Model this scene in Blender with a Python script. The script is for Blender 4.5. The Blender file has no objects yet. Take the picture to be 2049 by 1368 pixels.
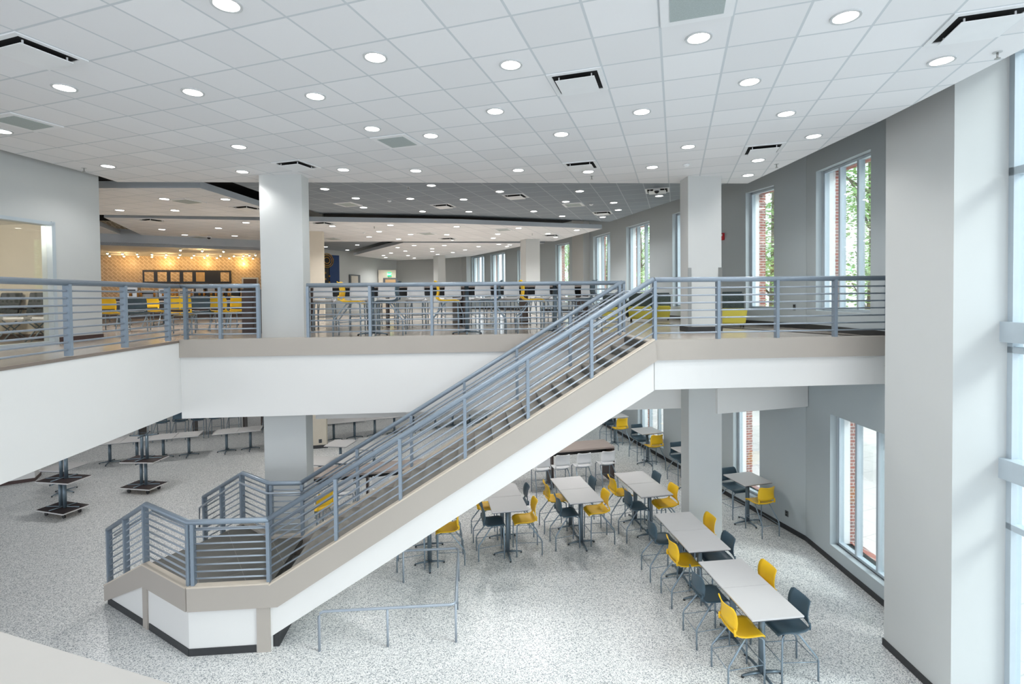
import bpy, bmesh, math, random
from mathutils import Vector, Matrix
random.seed(7)
sc = bpy.context.scene
COL = sc.collection
PI = math.pi

# ------------------------------------------------------------------ frame of reference
EYE = 5.45                      # eye height above the lower floor
F, YAW, PIT, ROL, CY0, CX0 = 1007.3947, .3134, -.0194, -.0103, 612.04, 1024.5
TILE, OX, OY = .6096, -.1979, 4.8565
ZC = EYE + 2.417                # white ceilings
ZG = EYE + 2.70                 # higher ceilings between them, coloured grey for their shade
ZF = EYE - .775                 # upper floor
ZU = 4.71                       # top of the edge band of the upper floor
_cy, _sy = math.cos(YAW), math.sin(YAW); _cp, _sp = math.cos(PIT), math.sin(PIT); _cr, _sr = math.cos(ROL), math.sin(ROL)
_r = Vector((_cy, _sy, 0)); _f = Vector((-_sy*_cp, _cy*_cp, _sp)); _u = _r.cross(_f)
RX = _cr*_r + _sr*_u; RY = -_sr*_r + _cr*_u; RZ = _f
def ray(x, y): return RX*((x-CX0)/F) + RY*(-(y-CY0)/F) + RZ
def at(x, y, z):
    d = ray(x, y); t = (z-EYE)/d.z
    return Vector((d.x*t, d.y*t, z))
AU = math.radians(22.6)
U = Vector((math.cos(AU), math.sin(AU), 0)); V = Vector((-math.sin(AU), math.cos(AU), 0))
def uv(u, v, z=0): return U*u + V*v + Vector((0, 0, z))
def onw(P, Q, x, y):
    "distance along PQ and height where the sight line meets the vertical plane through P and Q"
    d = ray(x, y); D = (Q-P); L = math.hypot(D.x, D.y); dx, dy = D.x/L, D.y/L
    det = -d.x*dy + dx*d.y
    t = (-P.x*dy + dx*P.y)/det; s = (d.x*P.y - d.y*P.x)/det
    return s, EYE + d.z*t

# ------------------------------------------------------------------ materials
def mat(name, col, rough=.5, metal=0, spec=.5, emit=None, es=0, noise=None, bump=None, coat=0):
    m = bpy.data.materials.new(name); m.use_nodes = True
    nt = m.node_tree; b = nt.nodes['Principled BSDF']
    b.inputs['Base Color'].default_value = (*col, 1); b.inputs['Roughness'].default_value = rough
    b.inputs['Metallic'].default_value = metal; b.inputs['Specular IOR Level'].default_value = spec
    b.inputs['Coat Weight'].default_value = coat
    if emit: b.inputs['Emission Color'].default_value = (*emit, 1); b.inputs['Emission Strength'].default_value = es
    tc = nt.nodes.new('ShaderNodeTexCoord')
    sc_, amt = noise or (6, .04)
    n = nt.nodes.new('ShaderNodeTexNoise'); n.inputs['Scale'].default_value = sc_; n.inputs['Detail'].default_value = 4
    nt.links.new(tc.outputs['Object'], n.inputs['Vector'])
    mx = nt.nodes.new('ShaderNodeMix'); mx.data_type = 'RGBA'
    mx.inputs['A'].default_value = (*[c*(1-amt) for c in col], 1); mx.inputs['B'].default_value = (*[min(1, c*(1+amt)) for c in col], 1)
    nt.links.new(n.outputs['Fac'], mx.inputs['Factor']); nt.links.new(mx.outputs['Result'], b.inputs['Base Color'])
    if bump:
        bp = nt.nodes.new('ShaderNodeBump'); bp.inputs['Strength'].default_value = bump[1]; bp.inputs['Distance'].default_value = .01
        n2 = nt.nodes.new('ShaderNodeTexNoise'); n2.inputs['Scale'].default_value = bump[0]
        nt.links.new(tc.outputs['Object'], n2.inputs['Vector']); nt.links.new(n2.outputs['Fac'], bp.inputs['Height']); nt.links.new(bp.outputs['Normal'], b.inputs['Normal'])
    return m
def math_n(nt, op, a, b=None):
    n = nt.nodes.new('ShaderNodeMath'); n.operation = op
    for i, v in enumerate((a, b)):
        if v is None: continue
        if isinstance(v, (int, float)): n.inputs[i].default_value = v
        else: nt.links.new(v, n.inputs[i])
    return n.outputs[0]
def mixc(nt, f, a, b):
    mx = nt.nodes.new('ShaderNodeMix'); mx.data_type = 'RGBA'
    if isinstance(f, (int, float)): mx.inputs['Factor'].default_value = f
    else: nt.links.new(f, mx.inputs['Factor'])
    for k, v in (('A', a), ('B', b)):
        if isinstance(v, tuple): mx.inputs[k].default_value = (*v, 1)
        else: nt.links.new(v, mx.inputs[k])
    return mx.outputs['Result']
def tiled(name, base, line, w=.024, rough=.8, ang=0, tile=TILE, ox=OX*TILE, oy=OY*TILE, vary=.04):
    m = mat(name, base, rough); nt = m.node_tree; b = nt.nodes['Principled BSDF']
    tc = nt.nodes.new('ShaderNodeTexCoord'); sp = nt.nodes.new('ShaderNodeSeparateXYZ')
    mp = nt.nodes.new('ShaderNodeMapping'); mp.inputs['Rotation'].default_value = (0, 0, -ang)
    nt.links.new(tc.outputs['Object'], mp.inputs['Vector']); nt.links.new(mp.outputs['Vector'], sp.inputs['Vector'])
    fs = []; cells = []
    for o, off in ((sp.outputs['X'], ox), (sp.outputs['Y'], oy)):
        q = math_n(nt, 'DIVIDE', math_n(nt, 'SUBTRACT', o, off), tile)
        cells.append(math_n(nt, 'FLOOR', q))
        fr = math_n(nt, 'FRACT', math_n(nt, 'ADD', q, .5))
        d = math_n(nt, 'ABSOLUTE', math_n(nt, 'SUBTRACT', fr, .5))
        fs.append(math_n(nt, 'LESS_THAN', d, w/tile/2))
    lf = math_n(nt, 'MAXIMUM', fs[0], fs[1])
    cb = nt.nodes.new('ShaderNodeCombineXYZ'); nt.links.new(cells[0], cb.inputs[0]); nt.links.new(cells[1], cb.inputs[1])
    wn = nt.nodes.new('ShaderNodeTexWhiteNoise'); nt.links.new(cb.outputs[0], wn.inputs['Vector'])
    bc = mixc(nt, wn.outputs['Value'], tuple(c*(1-vary) for c in base), tuple(min(1, c*(1+vary)) for c in base))
    sn = nt.nodes.new('ShaderNodeTexNoise'); sn.inputs['Scale'].default_value = 160; nt.links.new(tc.outputs['Object'], sn.inputs['Vector'])
    bc = mixc(nt, math_n(nt, 'MULTIPLY', sn.outputs['Fac'], .1), bc, tuple(c*.6 for c in base))
    nt.links.new(mixc(nt, lf, bc, line), b.inputs['Base Color'])
    return m
def terrazzo(name, base, dark, light, rough, scale=70):
    m = mat(name, base, rough); nt = m.node_tree; b = nt.nodes['Principled BSDF']
    tc = nt.nodes.new('ShaderNodeTexCoord')
    v = nt.nodes.new('ShaderNodeTexVoronoi'); v.inputs['Scale'].default_value = scale
    nt.links.new(tc.outputs['Object'], v.inputs['Vector'])
    sp = nt.nodes.new('ShaderNodeSeparateColor'); nt.links.new(v.outputs['Color'], sp.inputs[0])
    f1 = math_n(nt, 'GREATER_THAN', sp.outputs[0], .74); f2 = math_n(nt, 'LESS_THAN', sp.outputs[1], .3)
    c = mixc(nt, f2, base, light); c = mixc(nt, f1, c, dark)
    n = nt.nodes.new('ShaderNodeTexNoise'); n.inputs['Scale'].default_value = .6; n.inputs['Detail'].default_value = 3; nt.links.new(tc.outputs['Object'], n.inputs['Vector'])
    c = mixc(nt, math_n(nt, 'MULTIPLY', n.outputs['Fac'], .25), c, tuple(x*.72 for x in base))
    nt.links.new(c, b.inputs['Base Color'])
    nt.links.new(math_n(nt, 'ADD', math_n(nt, 'MULTIPLY', n.outputs['Fac'], .12), rough-.06), b.inputs['Roughness'])
    return m
def brick(name, c1, c2, mortar, scale, rot=(0, 0, 0), wall_dir=None, bw=.2, bh=.067, ms=.008, rough=.7, diag=0):
    m = mat(name, c1, rough); nt = m.node_tree; b = nt.nodes['Principled BSDF']
    tc = nt.nodes.new('ShaderNodeTexCoord'); sp = nt.nodes.new('ShaderNodeSeparateXYZ'); nt.links.new(tc.outputs['Object'], sp.inputs[0])
    h = math_n(nt, 'ADD', math_n(nt, 'MULTIPLY', sp.outputs[0], wall_dir[0]), math_n(nt, 'MULTIPLY', sp.outputs[1], wall_dir[1]))
    cb = nt.nodes.new('ShaderNodeCombineXYZ'); nt.links.new(h, cb.inputs[0]); nt.links.new(sp.outputs[2], cb.inputs[1])
    mp = nt.nodes.new('ShaderNodeMapping'); mp.inputs['Rotation'].default_value = (0, 0, diag); nt.links.new(cb.outputs[0], mp.inputs['Vector'])
    br = nt.nodes.new('ShaderNodeTexBrick'); br.inputs['Scale'].default_value = 1; br.inputs['Brick Width'].default_value = bw; br.inputs['Row Height'].default_value = bh
    br.inputs['Mortar Size'].default_value = ms
    br.inputs['Color1'].default_value = (*c1, 1); br.inputs['Color2'].default_value = (*c2, 1); br.inputs['Mortar'].default_value = (*mortar, 1)
    nt.links.new(mp.outputs[0], br.inputs['Vector']); nt.links.new(br.outputs['Color'], b.inputs['Base Color'])
    return m
def wood(name, a, c, ang):
    m = mat(name, a, .45); nt = m.node_tree; b = nt.nodes['Principled BSDF']
    tc = nt.nodes.new('ShaderNodeTexCoord'); mp = nt.nodes.new('ShaderNodeMapping'); mp.inputs['Rotation'].default_value = (0, 0, -ang); mp.inputs['Scale'].default_value = (1, 14, 1)
    n = nt.nodes.new('ShaderNodeTexNoise'); n.inputs['Scale'].default_value = 3; n.inputs['Detail'].default_value = 6
    nt.links.new(tc.outputs['Object'], mp.inputs[0]); nt.links.new(mp.outputs[0], n.inputs['Vector']); nt.links.new(mixc(nt, n.outputs['Fac'], a, c), b.inputs['Base Color'])
    return m
def glassmat(name, tint=(.95, 1, 1), gl=.08):
    m = bpy.data.materials.new(name); m.use_nodes = True; nt = m.node_tree; nt.nodes.clear()
    o = nt.nodes.new('ShaderNodeOutputMaterial'); t = nt.nodes.new('ShaderNodeBsdfTransparent'); g = nt.nodes.new('ShaderNodeBsdfGlossy'); mx = nt.nodes.new('ShaderNodeMixShader')
    fr = nt.nodes.new('ShaderNodeFresnel'); fr.inputs[0].default_value = 1.45
    n = nt.nodes.new('ShaderNodeTexNoise'); n.inputs['Scale'].default_value = .5
    t.inputs[0].default_value = (*tint, 1); g.inputs['Roughness'].default_value = .02
    nt.links.new(math_n(nt, 'ADD', math_n(nt, 'MULTIPLY', fr.outputs[0], .35), gl*.15), mx.inputs[0])
    nt.links.new(mixc(nt, n.outputs['Fac'], tuple(c*.98 for c in tint), tint), t.inputs[0])
    nt.links.new(t.outputs[0], mx.inputs[1]); nt.links.new(g.outputs[0], mx.inputs[2]); nt.links.new(mx.outputs[0], o.inputs[0])
    return m

M = {}
M['ceil'] = tiled('white_ceiling_tile', (.80, .81, .83), (.58, .62, .65))
M['ceil_shaded'] = tiled('shaded_ceiling_tile', (.27, .31, .35), (.42, .46, .50))  # dim exposure of these ceilings put into the tile colour
M['ceil_plain'] = mat('painted_soffit', (.72, .72, .70), .8)
M['edge'] = mat('ceiling_edge_trim', (.42, .46, .50), .6)
M['wall'] = mat('wall_paint', (.57, .59, .585), .75, noise=(1.2, .03))
M['wall_cool'] = mat('wall_paint_grey', (.46, .515, .54), .75, noise=(1.2, .03))
M['wall_beige'] = mat('wall_paint_beige', (.66, .60, .50), .75)
M['white'] = mat('white_paint', (.74, .74, .725), .6, noise=(1, .02))
M['band'] = mat('taupe_band_paint', (.42, .385, .345), .6, noise=(1.5, .03))
M['bandcap'] = mat('taupe_band_cap', (.62, .55, .46), .55)
M['parapet'] = mat('parapet_warm_white', (.76, .72, .66), .6)  # white tinted warm for the parapet
M['curb'] = mat('brown_edge_curb', (.20, .165, .14), .5)
M['base'] = mat('black_rubber_base', (.03, .032, .035), .5)
M['basebrown'] = mat('brown_rubber_base', (.07, .04, .035), .5)
M['dark'] = mat('unlit_void_black', (.006, .006, .007), .95)  # near-black stands for unlit space above ceilings and inside diffusers
M['rail'] = mat('blue_grey_rail_paint', (.24, .295, .355), .32, metal=.25, noise=(20, .05))
M['rail_thin'] = mat('light_rail_paint', (.34, .39, .45), .3, metal=.25)
M['steel'] = mat('silver_leg_paint', (.25, .32, .38), .3, metal=.4)
M['steel_dark'] = mat('grey_table_base_paint', (.15, .20, .24), .35, metal=.4)
M['glide'] = mat('black_glide', (.02, .02, .02), .5)
M['yellow'] = mat('yellow_plastic', (.95, .58, .015), .42)
M['charcoal'] = mat('charcoal_plastic', (.055, .10, .135), .42)
M['whitep'] = mat('white_plastic', (.84, .85, .87), .42)
M['top'] = mat('light_grey_laminate', (.62, .61, .61), .4, noise=(3, .03))
M['topedge'] = mat('dark_laminate_edge', (.10, .11, .12), .5)
M['floor'] = terrazzo('terrazzo_floor', (.72, .725, .72), (.25, .28, .30), (.93, .93, .92), .34, 85)
M['floor2'] = tiled('upper_terrazzo_floor', (.52, .47, .42), (.45, .40, .36), w=.006, rough=.16, ang=AU, tile=1.2, ox=0, oy=0, vary=.06)
M['tread'] = tiled('grey_stair_tile', (.085, .085, .075), (.19, .185, .17), w=.008, rough=.45, ang=AU+.55, tile=.6, ox=0, oy=.1, vary=.12)
M['tread_plain'] = mat('grey_stair_tread', (.21, .20, .18), .5, noise=(9, .2))
M['riser'] = mat('dark_stair_riser', (.095, .10, .095), .5, noise=(9, .15))
M['woodtop'] = wood('grey_brown_wood_top', (.30, .245, .22), (.40, .34, .31), math.radians(30))
M['darkwood'] = mat('dark_brown_panel', (.055, .035, .03), .4, noise=(8, .3))
M['emit'] = mat('lamp_lens', (1, 1, 1), .5, emit=(1, .985, .96), es=7)
M['emit_warm'] = mat('warm_lamp', (1, .8, .5), .5, emit=(1, .72, .36), es=30)
for _k in ('emit', 'emit_warm'): M[_k].cycles.emission_sampling = 'NONE'
M['ring'] = mat('lamp_trim_ring', (.55, .57, .58), .4)
M['metal_white'] = mat('white_enamel', (.80, .82, .84), .4)
M['grille'] = mat('grey_perforated_grille', (.38, .44, .44), .6, noise=(90, .2))
M['win'] = mat('window_frame_paint', (.50, .57, .62), .4, metal=.2)
M['reveal'] = mat('window_reveal_paint', (.88, .89, .89), .6)
M['glass'] = glassmat('window_glass')
M['glass2'] = glassmat('partition_glass', (.95, .94, .90), .3)
M['pave'] = tiled('pale_paving', (.72, .68, .65), (.5, .46, .44), w=.02, tile=.9, ang=.7, rough=.8)
M['leaf'] = mat('green_leaves', (.42, .62, .26), .6, noise=(1.3, .3))
M['bark'] = mat('bark', (.22, .18, .14), .8, noise=(7, .3))
M['black'] = mat('black_laminate', (.008, .008, .009), .35)
M['red'] = mat('red_alarm', (.55, .02, .03), .4)
M['plate'] = mat('dark_outlet_plate', (.10, .11, .12), .4)
M['fabric'] = mat('dark_patterned_fabric', (.075, .10, .105), .9, noise=(40, .7))
M['sofa'] = mat('yellow_green_vinyl', (.78, .68, .10), .5)
M['board'] = mat('plywood_board', (.45, .30, .14), .6, noise=(12, .3))
M['blackboard'] = mat('dark_table_underside', (.03, .018, .018), .6, noise=(20, .3))
M['mesh'] = mat('black_mesh_fabric', (.04, .05, .055), .7, noise=(80, .5))
M['blue'] = mat('deep_blue_panel', (.01, .045, .16), .5)
M['gold'] = mat('gold_ornament', (.55, .30, .05), .4, metal=.4)
M['green_sign'] = mat('green_exit_panel', (.02, .5, .15), .5, emit=(.02, .8, .22), es=1.3)
M['signwhite'] = mat('exit_letters', (.8, 1, .85), .5, emit=(.8, 1, .85), es=1.5)
M['door_beige'] = mat('tan_door', (.50, .33, .17), .5)
M['blind'] = mat('beige_wall', (.58, .54, .47), .8)
M['steelplain'] = mat('brushed_steel', (.40, .40, .39), .3, metal=.8)
M['amber'] = mat('amber_glass', (.5, .22, .04), .2)

# ------------------------------------------------------------------ mesh helpers
class MB:
    def __init__(s): s.bm = bmesh.new(); s.mi = 0
    def box(s, c, size, rz=0, rx=0, ry=0):
        r = bmesh.ops.create_cube(s.bm, size=1)
        mt = Matrix.Translation(Vector(c)) @ Matrix.Rotation(rz, 4, 'Z') @ Matrix.Rotation(ry, 4, 'Y') @ Matrix.Rotation(rx, 4, 'X') @ Matrix.Diagonal((*size, 1))
        bmesh.ops.transform(s.bm, matrix=mt, verts=r['verts']); s._m(r['verts']); return s
    def _m(s, vs):
        if s.mi:
            for f in {f for v in vs for f in v.link_faces}: f.material_index = s.mi
    def prism(s, pts, z0, z1, side_mi=None):
        "pts: xy polygon"
        a = [s.bm.verts.new((p[0], p[1], z0)) for p in pts]; b = [s.bm.verts.new((p[0], p[1], z1)) for p in pts]
        fs = [s.bm.faces.new(a[::-1]), s.bm.faces.new(b)]; n = len(pts)
        for i in range(n):
            f = s.bm.faces.new((a[i], a[(i+1) % n], b[(i+1) % n], b[i]))
            if side_mi is not None: f.material_index = side_mi
        bmesh.ops.recalc_face_normals(s.bm, faces=s.bm.faces[:]); return s
    def slab3(s, pts, off):
        "polygon of 3-D points pushed by the vector off"
        off = Vector(off); a = [s.bm.verts.new(Vector(p)) for p in pts]; b = [s.bm.verts.new(Vector(p)+off) for p in pts]
        fs = [s.bm.faces.new(a[::-1]), s.bm.faces.new(b)]; n = len(pts)
        for i in range(n): fs.append(s.bm.faces.new((a[i], a[(i+1) % n], b[(i+1) % n], b[i])))
        for f in fs: f.material_index = s.mi
        bmesh.ops.recalc_face_normals(s.bm, faces=s.bm.faces[:]); return s
    def tube(s, pts, r, n=8, flat=None):
        pts = [Vector(p) for p in pts]; rings = []
        for i, p in enumerate(pts):
            t = (pts[min(i+1, len(pts)-1)] - pts[max(i-1, 0)]).normalized()
            ref = Vector((0, 0, 1)) if abs(t.z) < .95 else Vector((1, 0, 0))
            x = t.cross(ref).normalized(); y = t.cross(x)
            k = 1
            if 0 < i < len(pts)-1:
                c = (pts[i]-pts[i-1]).normalized().dot((pts[i+1]-pts[i]).normalized()); k = 1/max(.5, math.sqrt((1+c)/2))
            rr = r[i] if isinstance(r, (list, tuple)) else r
            rings.append([s.bm.verts.new(p + x*math.cos(a)*rr + y*math.sin(a)*rr*(flat or 1)) for a in (2*PI*j/n for j in range(n))])
        for A, B in zip(rings, rings[1:]):
            for j in range(n):
                f = s.bm.faces.new((A[j], A[(j+1) % n], B[(j+1) % n], B[j])); f.smooth = True
        s.bm.faces.new(rings[0]); s.bm.faces.new(rings[-1][::-1]); bmesh.ops.recalc_face_normals(s.bm, faces=s.bm.faces[:]); return s
    def cyl(s, c, r, h, n=20, r2=None):
        q = bmesh.ops.create_cone(s.bm, segments=n, cap_ends=True, radius1=r, radius2=r if r2 is None else r2, depth=h)
        bmesh.ops.translate(s.bm, vec=Vector(c), verts=q['verts']); s._m(q['verts'])
        for f in {f for v in q['verts'] for f in v.link_faces}:
            if len(f.verts) == 4: f.smooth = True
        return s
    def ball(s, c, r, sx=1, sy=1, sz=1, seg=12):
        q = bmesh.ops.create_uvsphere(s.bm, u_segments=seg, v_segments=seg//2+2, radius=r)
        bmesh.ops.transform(s.bm, matrix=Matrix.Translation(Vector(c)) @ Matrix.Diagonal((sx, sy, sz, 1)), verts=q['verts'])
        for f in {f for v in q['verts'] for f in v.link_faces}: f.smooth = True
        return s
    def build(s, name, m, parent=None, bevel=0, loc=None, rz=0):
        me = bpy.data.meshes.new(name); 
        if bevel:
            eg = [e for e in s.bm.edges if len(e.link_faces) == 2 and e.calc_face_angle(0) > .6]
            bmesh.ops.bevel(s.bm, geom=eg, offset=bevel, segments=2, affect='EDGES', clamp_overlap=True)
        s.bm.to_mesh(me); s.bm.free()
        for mm in (m if isinstance(m, (list, tuple)) else [m]): me.materials.append(mm)
        o = bpy.data.objects.new(name, me); COL.objects.link(o)
        if parent: o.parent = parent
        if loc is not None: o.location = loc
        o.rotation_euler.z = rz
        return o
def tag(o, label=None, cat=None, group=None, kind=None):
    if label: o['label'] = label
    if cat: o['category'] = cat
    if group: o['group'] = group
    if kind: o['kind'] = kind
    return o
def empty(name, loc=(0, 0, 0), rz=0, **k):
    o = bpy.data.objects.new(name, None); COL.objects.link(o); o.location = loc; o.rotation_euler = (0, 0, rz); o.empty_display_size = .1
    return tag(o, **k)
def struct(o, label, cat='building part'): return tag(o, label, cat, kind='structure')
def dup(o, loc, rz=0, label=None, group=None, parent=None):
    c = o.copy(); COL.objects.link(c)
    if parent is not None: c.parent = parent
    else:
        c.location = loc; c.rotation_euler = (0, 0, rz)
        if label: c['label'] = label
        if group: c['group'] = group
    for ch in KIDS.get(o.name, []): dup(ch, None, parent=c)
    return c
KIDS = {}
def index(root):
    KIDS[root.name] = list(root.children)
    for ch in root.children: index(ch)
USED = set()
def place(root, loc, rz, label, group=None, cat=None):
    "the first placement moves the original, later ones copy it"
    if root.name not in USED:
        USED.add(root.name)
        root.location = loc; root.rotation_euler = (0, 0, rz); root['label'] = label
        if group: root['group'] = group
        return root
    if root.name not in KIDS: 
        bpy.context.view_layer.update(); index(root)
    return dup(root, loc, rz, label, group)
ORD = ['first', 'second', 'third', 'fourth', 'fifth', 'sixth', 'seventh', 'eighth', 'ninth', 'tenth', 'eleventh', 'twelfth', 'thirteenth', 'fourteenth', 'fifteenth', 'sixteenth', 'seventeenth', 'eighteenth', 'nineteenth', 'twentieth', 'twenty-first', 'twenty-second', 'twenty-third', 'twenty-fourth', 'twenty-fifth', 'twenty-sixth', 'twenty-seventh', 'twenty-eighth', 'twenty-ninth', 'thirtieth', 'thirty-first']

# ================================================================== SETTING
# window wall, three straight stretches
A0 = Vector((3.46, 10.1, 0)); A1 = Vector((2.72, 12.43, 0)); D0 = (A1-A0).normalized(); A0 = A0 - D0*.75
D1 = Vector((-.5377, .843, 0)).normalized(); A2 = A1 + D1*13.2; A3 = Vector((-12.9, 30.65, 0)); D2 = (A3-A2).normalized()
def nout(D): return Vector((D.y, -D.x, 0))
WT = 9.0
def wall_openings(name, m, P, D, L, n0, n1, ops, z0, z1, label):
    "vertical wall from P along D; n0..n1 = depth range outward; ops = (s0,s1,zb,zt)"
    N = nout(D); mb = MB(); ang = math.atan2(D.y, D.x)
    def seg(s0, s1, a, b):
        if s1-s0 < .005 or b-a < .005: return
        c = P + D*((s0+s1)/2) + N*((n0+n1)/2); mb.box((c.x, c.y, (a+b)/2), (s1-s0, n1-n0, b-a), ang)
    cuts = sorted({0, L, *[o[0] for o in ops], *[o[1] for o in ops]})
    for s0, s1 in zip(cuts, cuts[1:]):
        mid = (s0+s1)/2; here = sorted([(o[2], o[3]) for o in ops if o[0] <= mid <= o[1]]); z = z0
        for a, b in here: seg(s0, s1, z, a); z = b
        seg(s0, s1, z, z1)
    o = mb.build(name, m)
    return struct(o, label, 'wall')
ZT, ZS = 8.0, 5.08
LT, LS = 3.0, .35
L0 = 2.44+.75; b0 = .75
ops0 = [(b0+.45-.05, b0+2.10-.1+.02, ZS, ZT), (b0-.15, b0+1.60-.0, LS, LT)]
# s measured back from A1 in the survey: convert
ops0 = [(L0-2.11, L0-.47, ZS, ZT), (L0-1.60, L0+.0-.02, LS, LT)]
# (the stretch runs from A0 to A1; the survey ran from the corner's near end)
ops0 = [(b0+.46, b0+2.09, ZS, ZT), (b0-.10, b0+1.60, LS, LT)]
ops1 = [(.93, 1.88, ZS, ZT), (3.50, 5.20, ZS, ZT), (6.60, 8.30, ZS, ZT), (9.68, 11.36, ZS, ZT),
        (1.40, 2.36, LS, LT), (5.78, 7.49, LS, LT), (9.0, 10.7, LS, LT)]
L2 = (A3-A2).length
ops2 = [(.60, 1.70, ZS, ZT), (3.50, 5.20, ZS, ZT), (6.51, 8.21, ZS, ZT), (9.01, 10.65, ZS, ZT)]
M['brick'] = brick('red_brick', (.42, .13, .09), (.30, .16, .14), (.62, .60, .57), 1, wall_dir=(.8, .6))
for i, (P, D, L, ops) in enumerate(((A0, D0, L0, ops0), (A1, D1, 13.2, ops1), (A2, D2, L2, ops2))):
    ext = .12 if i < 2 else 0
    wall_openings('wall_right', M['wall_cool'], P, D, L, 0, .26, ops, 0, WT, ['near stretch of the grey wall with tall windows beside the big pier', 'long grey window wall along the right side of both floors', 'far grey window wall beyond the last pilaster upstairs'][i])
    wall_openings('wall_outer', M['brick'], P, D, L, .262, .60, ops, -.1, WT+.5, ['red brick outer skin outside the near window stretch', 'red brick outer skin outside the long window wall', 'red brick outer skin outside the far window wall'][i])
# windows
wi = 0
def window(P, D, s0, s1, z0, z1, panes, label):
    global wi; wi += 1
    N = nout(D); ang = math.atan2(D.y, D.x); w = s1-s0; c = P + D*((s0+s1)/2) + N*.20
    r = empty('window_%d' % wi, (c.x, c.y, z0), ang, label=label, cat='window', kind='structure')
    mb = MB(); t = .055
    mb.box((0, 0, t/2), (w, .10, t)).box((0, 0, z1-z0-t/2), (w, .10, t))
    mb.box((-w/2+t/2, 0, (z1-z0)/2), (t, .10, z1-z0)).box((w/2-t/2, 0, (z1-z0)/2), (t, .10, z1-z0))
    mb.build('window_frame', M['win'], r)
    for k in range(1, panes):
        MB().box((-w/2+w*k/panes, 0, (z1-z0)/2), (.05, .12, z1-z0-2*t)).build('mullion', M['win'], r)
    MB().box((0, .02, (z1-z0)/2), (w-2*t+.01, .008, z1-z0-2*t+.01)).build('pane', M['glass'], r)
    sb = MB()    # white lining of the opening: sill, head, two cheeks
    sb.box((0, -.085, -.008), (w+.0, .31, .016)).box((0, -.075, z1-z0+.008), (w, .27, .016))
    sb.box((-w/2-.006, -.075, (z1-z0)/2), (.014, .26, z1-z0)).box((w/2+.006, -.075, (z1-z0)/2), (.014, .26, z1-z0))
    sb.build('window_lining', M['reveal'], r)
    return r
wl = {0: ['tall upper window nearest the big pier, three panes wide', 'tall lower window nearest the big pier, pale paving outside it'],
      1: ['narrow tall upper window with trees outside, left of the widest window', 'tall upper window half hidden behind the right column', 'tall upper window above the stair head rail', 'upper window just left of the stair-head window', 'narrow lower window beside the small bar table', 'lower window left of the right column above two bar tables', 'lower window hidden behind the stair beam'],
      2: ['first upper window beyond the far pilaster', 'upper window behind the first far white column', 'upper window left of the first far column', 'farthest upper window beside the far corner']}
for i, (P, D, ops) in enumerate(((A0, D0, ops0), (A1, D1, ops1), (A2, D2, ops2))):
    for k, o in enumerate(ops):
        window(P, D, *o, 3 if o[1]-o[0] > 1.2 else 1, wl[i][k])
# pilasters on the window wall
for (P, D, s0, s1, dep, lb) in ((A1, D1, 11.75, 13.1, .30, 'pale pilaster on the window wall left of the fourth upper window'), (A2, D2, 10.72, 11.4, .35, 'pale pilaster beside the farthest upper window')):
    N = nout(D); c = P + D*((s0+s1)/2) - N*(dep/2)
    struct(MB().box((c.x, c.y, (ZF+WT)/2), (s1-s0, dep, WT-ZF), math.atan2(D.y, D.x)).build('trim_pilaster', M['wall']), lb, 'pilaster')

# big pier and curtain wall at the right
PD = Vector((.297, -.955, 0)).normalized(); PN = Vector((.955, .297, 0)).normalized()
P0 = Vector((3.05, 9.06, 0)); P1 = P0 + PD*1.2
pier = [P0, P1, P1+PN*.74, P0+PN*.78, P0+PN*.74-PD*.3, P0]
struct(MB().prism([P0, P1, P1+PN*.75, P0+PN*.80], 0, WT+.4).build('wall_pier', M['wall']), 'broad pale full-height pier at the right between window wall and curtain wall', 'pier')
mb = MB()
for a, b in ((P0, P1),):
    c = (a+b)/2 - PN*.009; mb.box((c.x, c.y, .055), ((b-a).length+.03, .018, .11), math.atan2(PD.y, PD.x))
c = P1 + PN*.37 + PD*.009; mb.box((c.x, c.y, .055), (.75, .018, .11), math.atan2(PN.y, PN.x))
struct(mb.build('baseboard_pier', M['base']), 'black base strip round the foot of the big pier', 'baseboard')
CW = P1 + PN*.69
cwang = math.atan2(PD.y, PD.x)
def cwbox(mb, s0, s1, z0, z1, n0, n1):
    c = CW + PD*((s0+s1)/2) + PN*((n0+n1)/2); mb.box((c.x, c.y, (z0+z1)/2), (abs(s1-s0), n1-n0, z1-z0), cwang)
r = empty('window_curtain_wall', (0, 0, 0), label='tall glazed curtain wall with blue grey mullions at the right edge', cat='curtain wall', kind='structure')
LCW = 9.0
mb = MB()
for k in range(7): cwbox(mb, .0+k*1.5, .07+k*1.5, 0, 9.2, 0, .14)
mb.build('mullion', M['win'], r)
for z0, z1, n0 in ((6.92, 7.02, 0), (4.80, 5.06, -.10), (3.04, 3.30, -.10), (2.38, 2.46, 0), (8.45, 8.6, 0), (.0, .12, 0), (4.66, 4.74, 0), (9.1, 9.2, 0)):
    mb = MB(); cwbox(mb, -.01, LCW, z0, z1, n0, .13); mb.build('transom', M['win'], r)
mb = MB(); cwbox(mb, 0, LCW, .1, 9.15, .07, .08); mb.build('pane', M['glass'], r)

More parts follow.
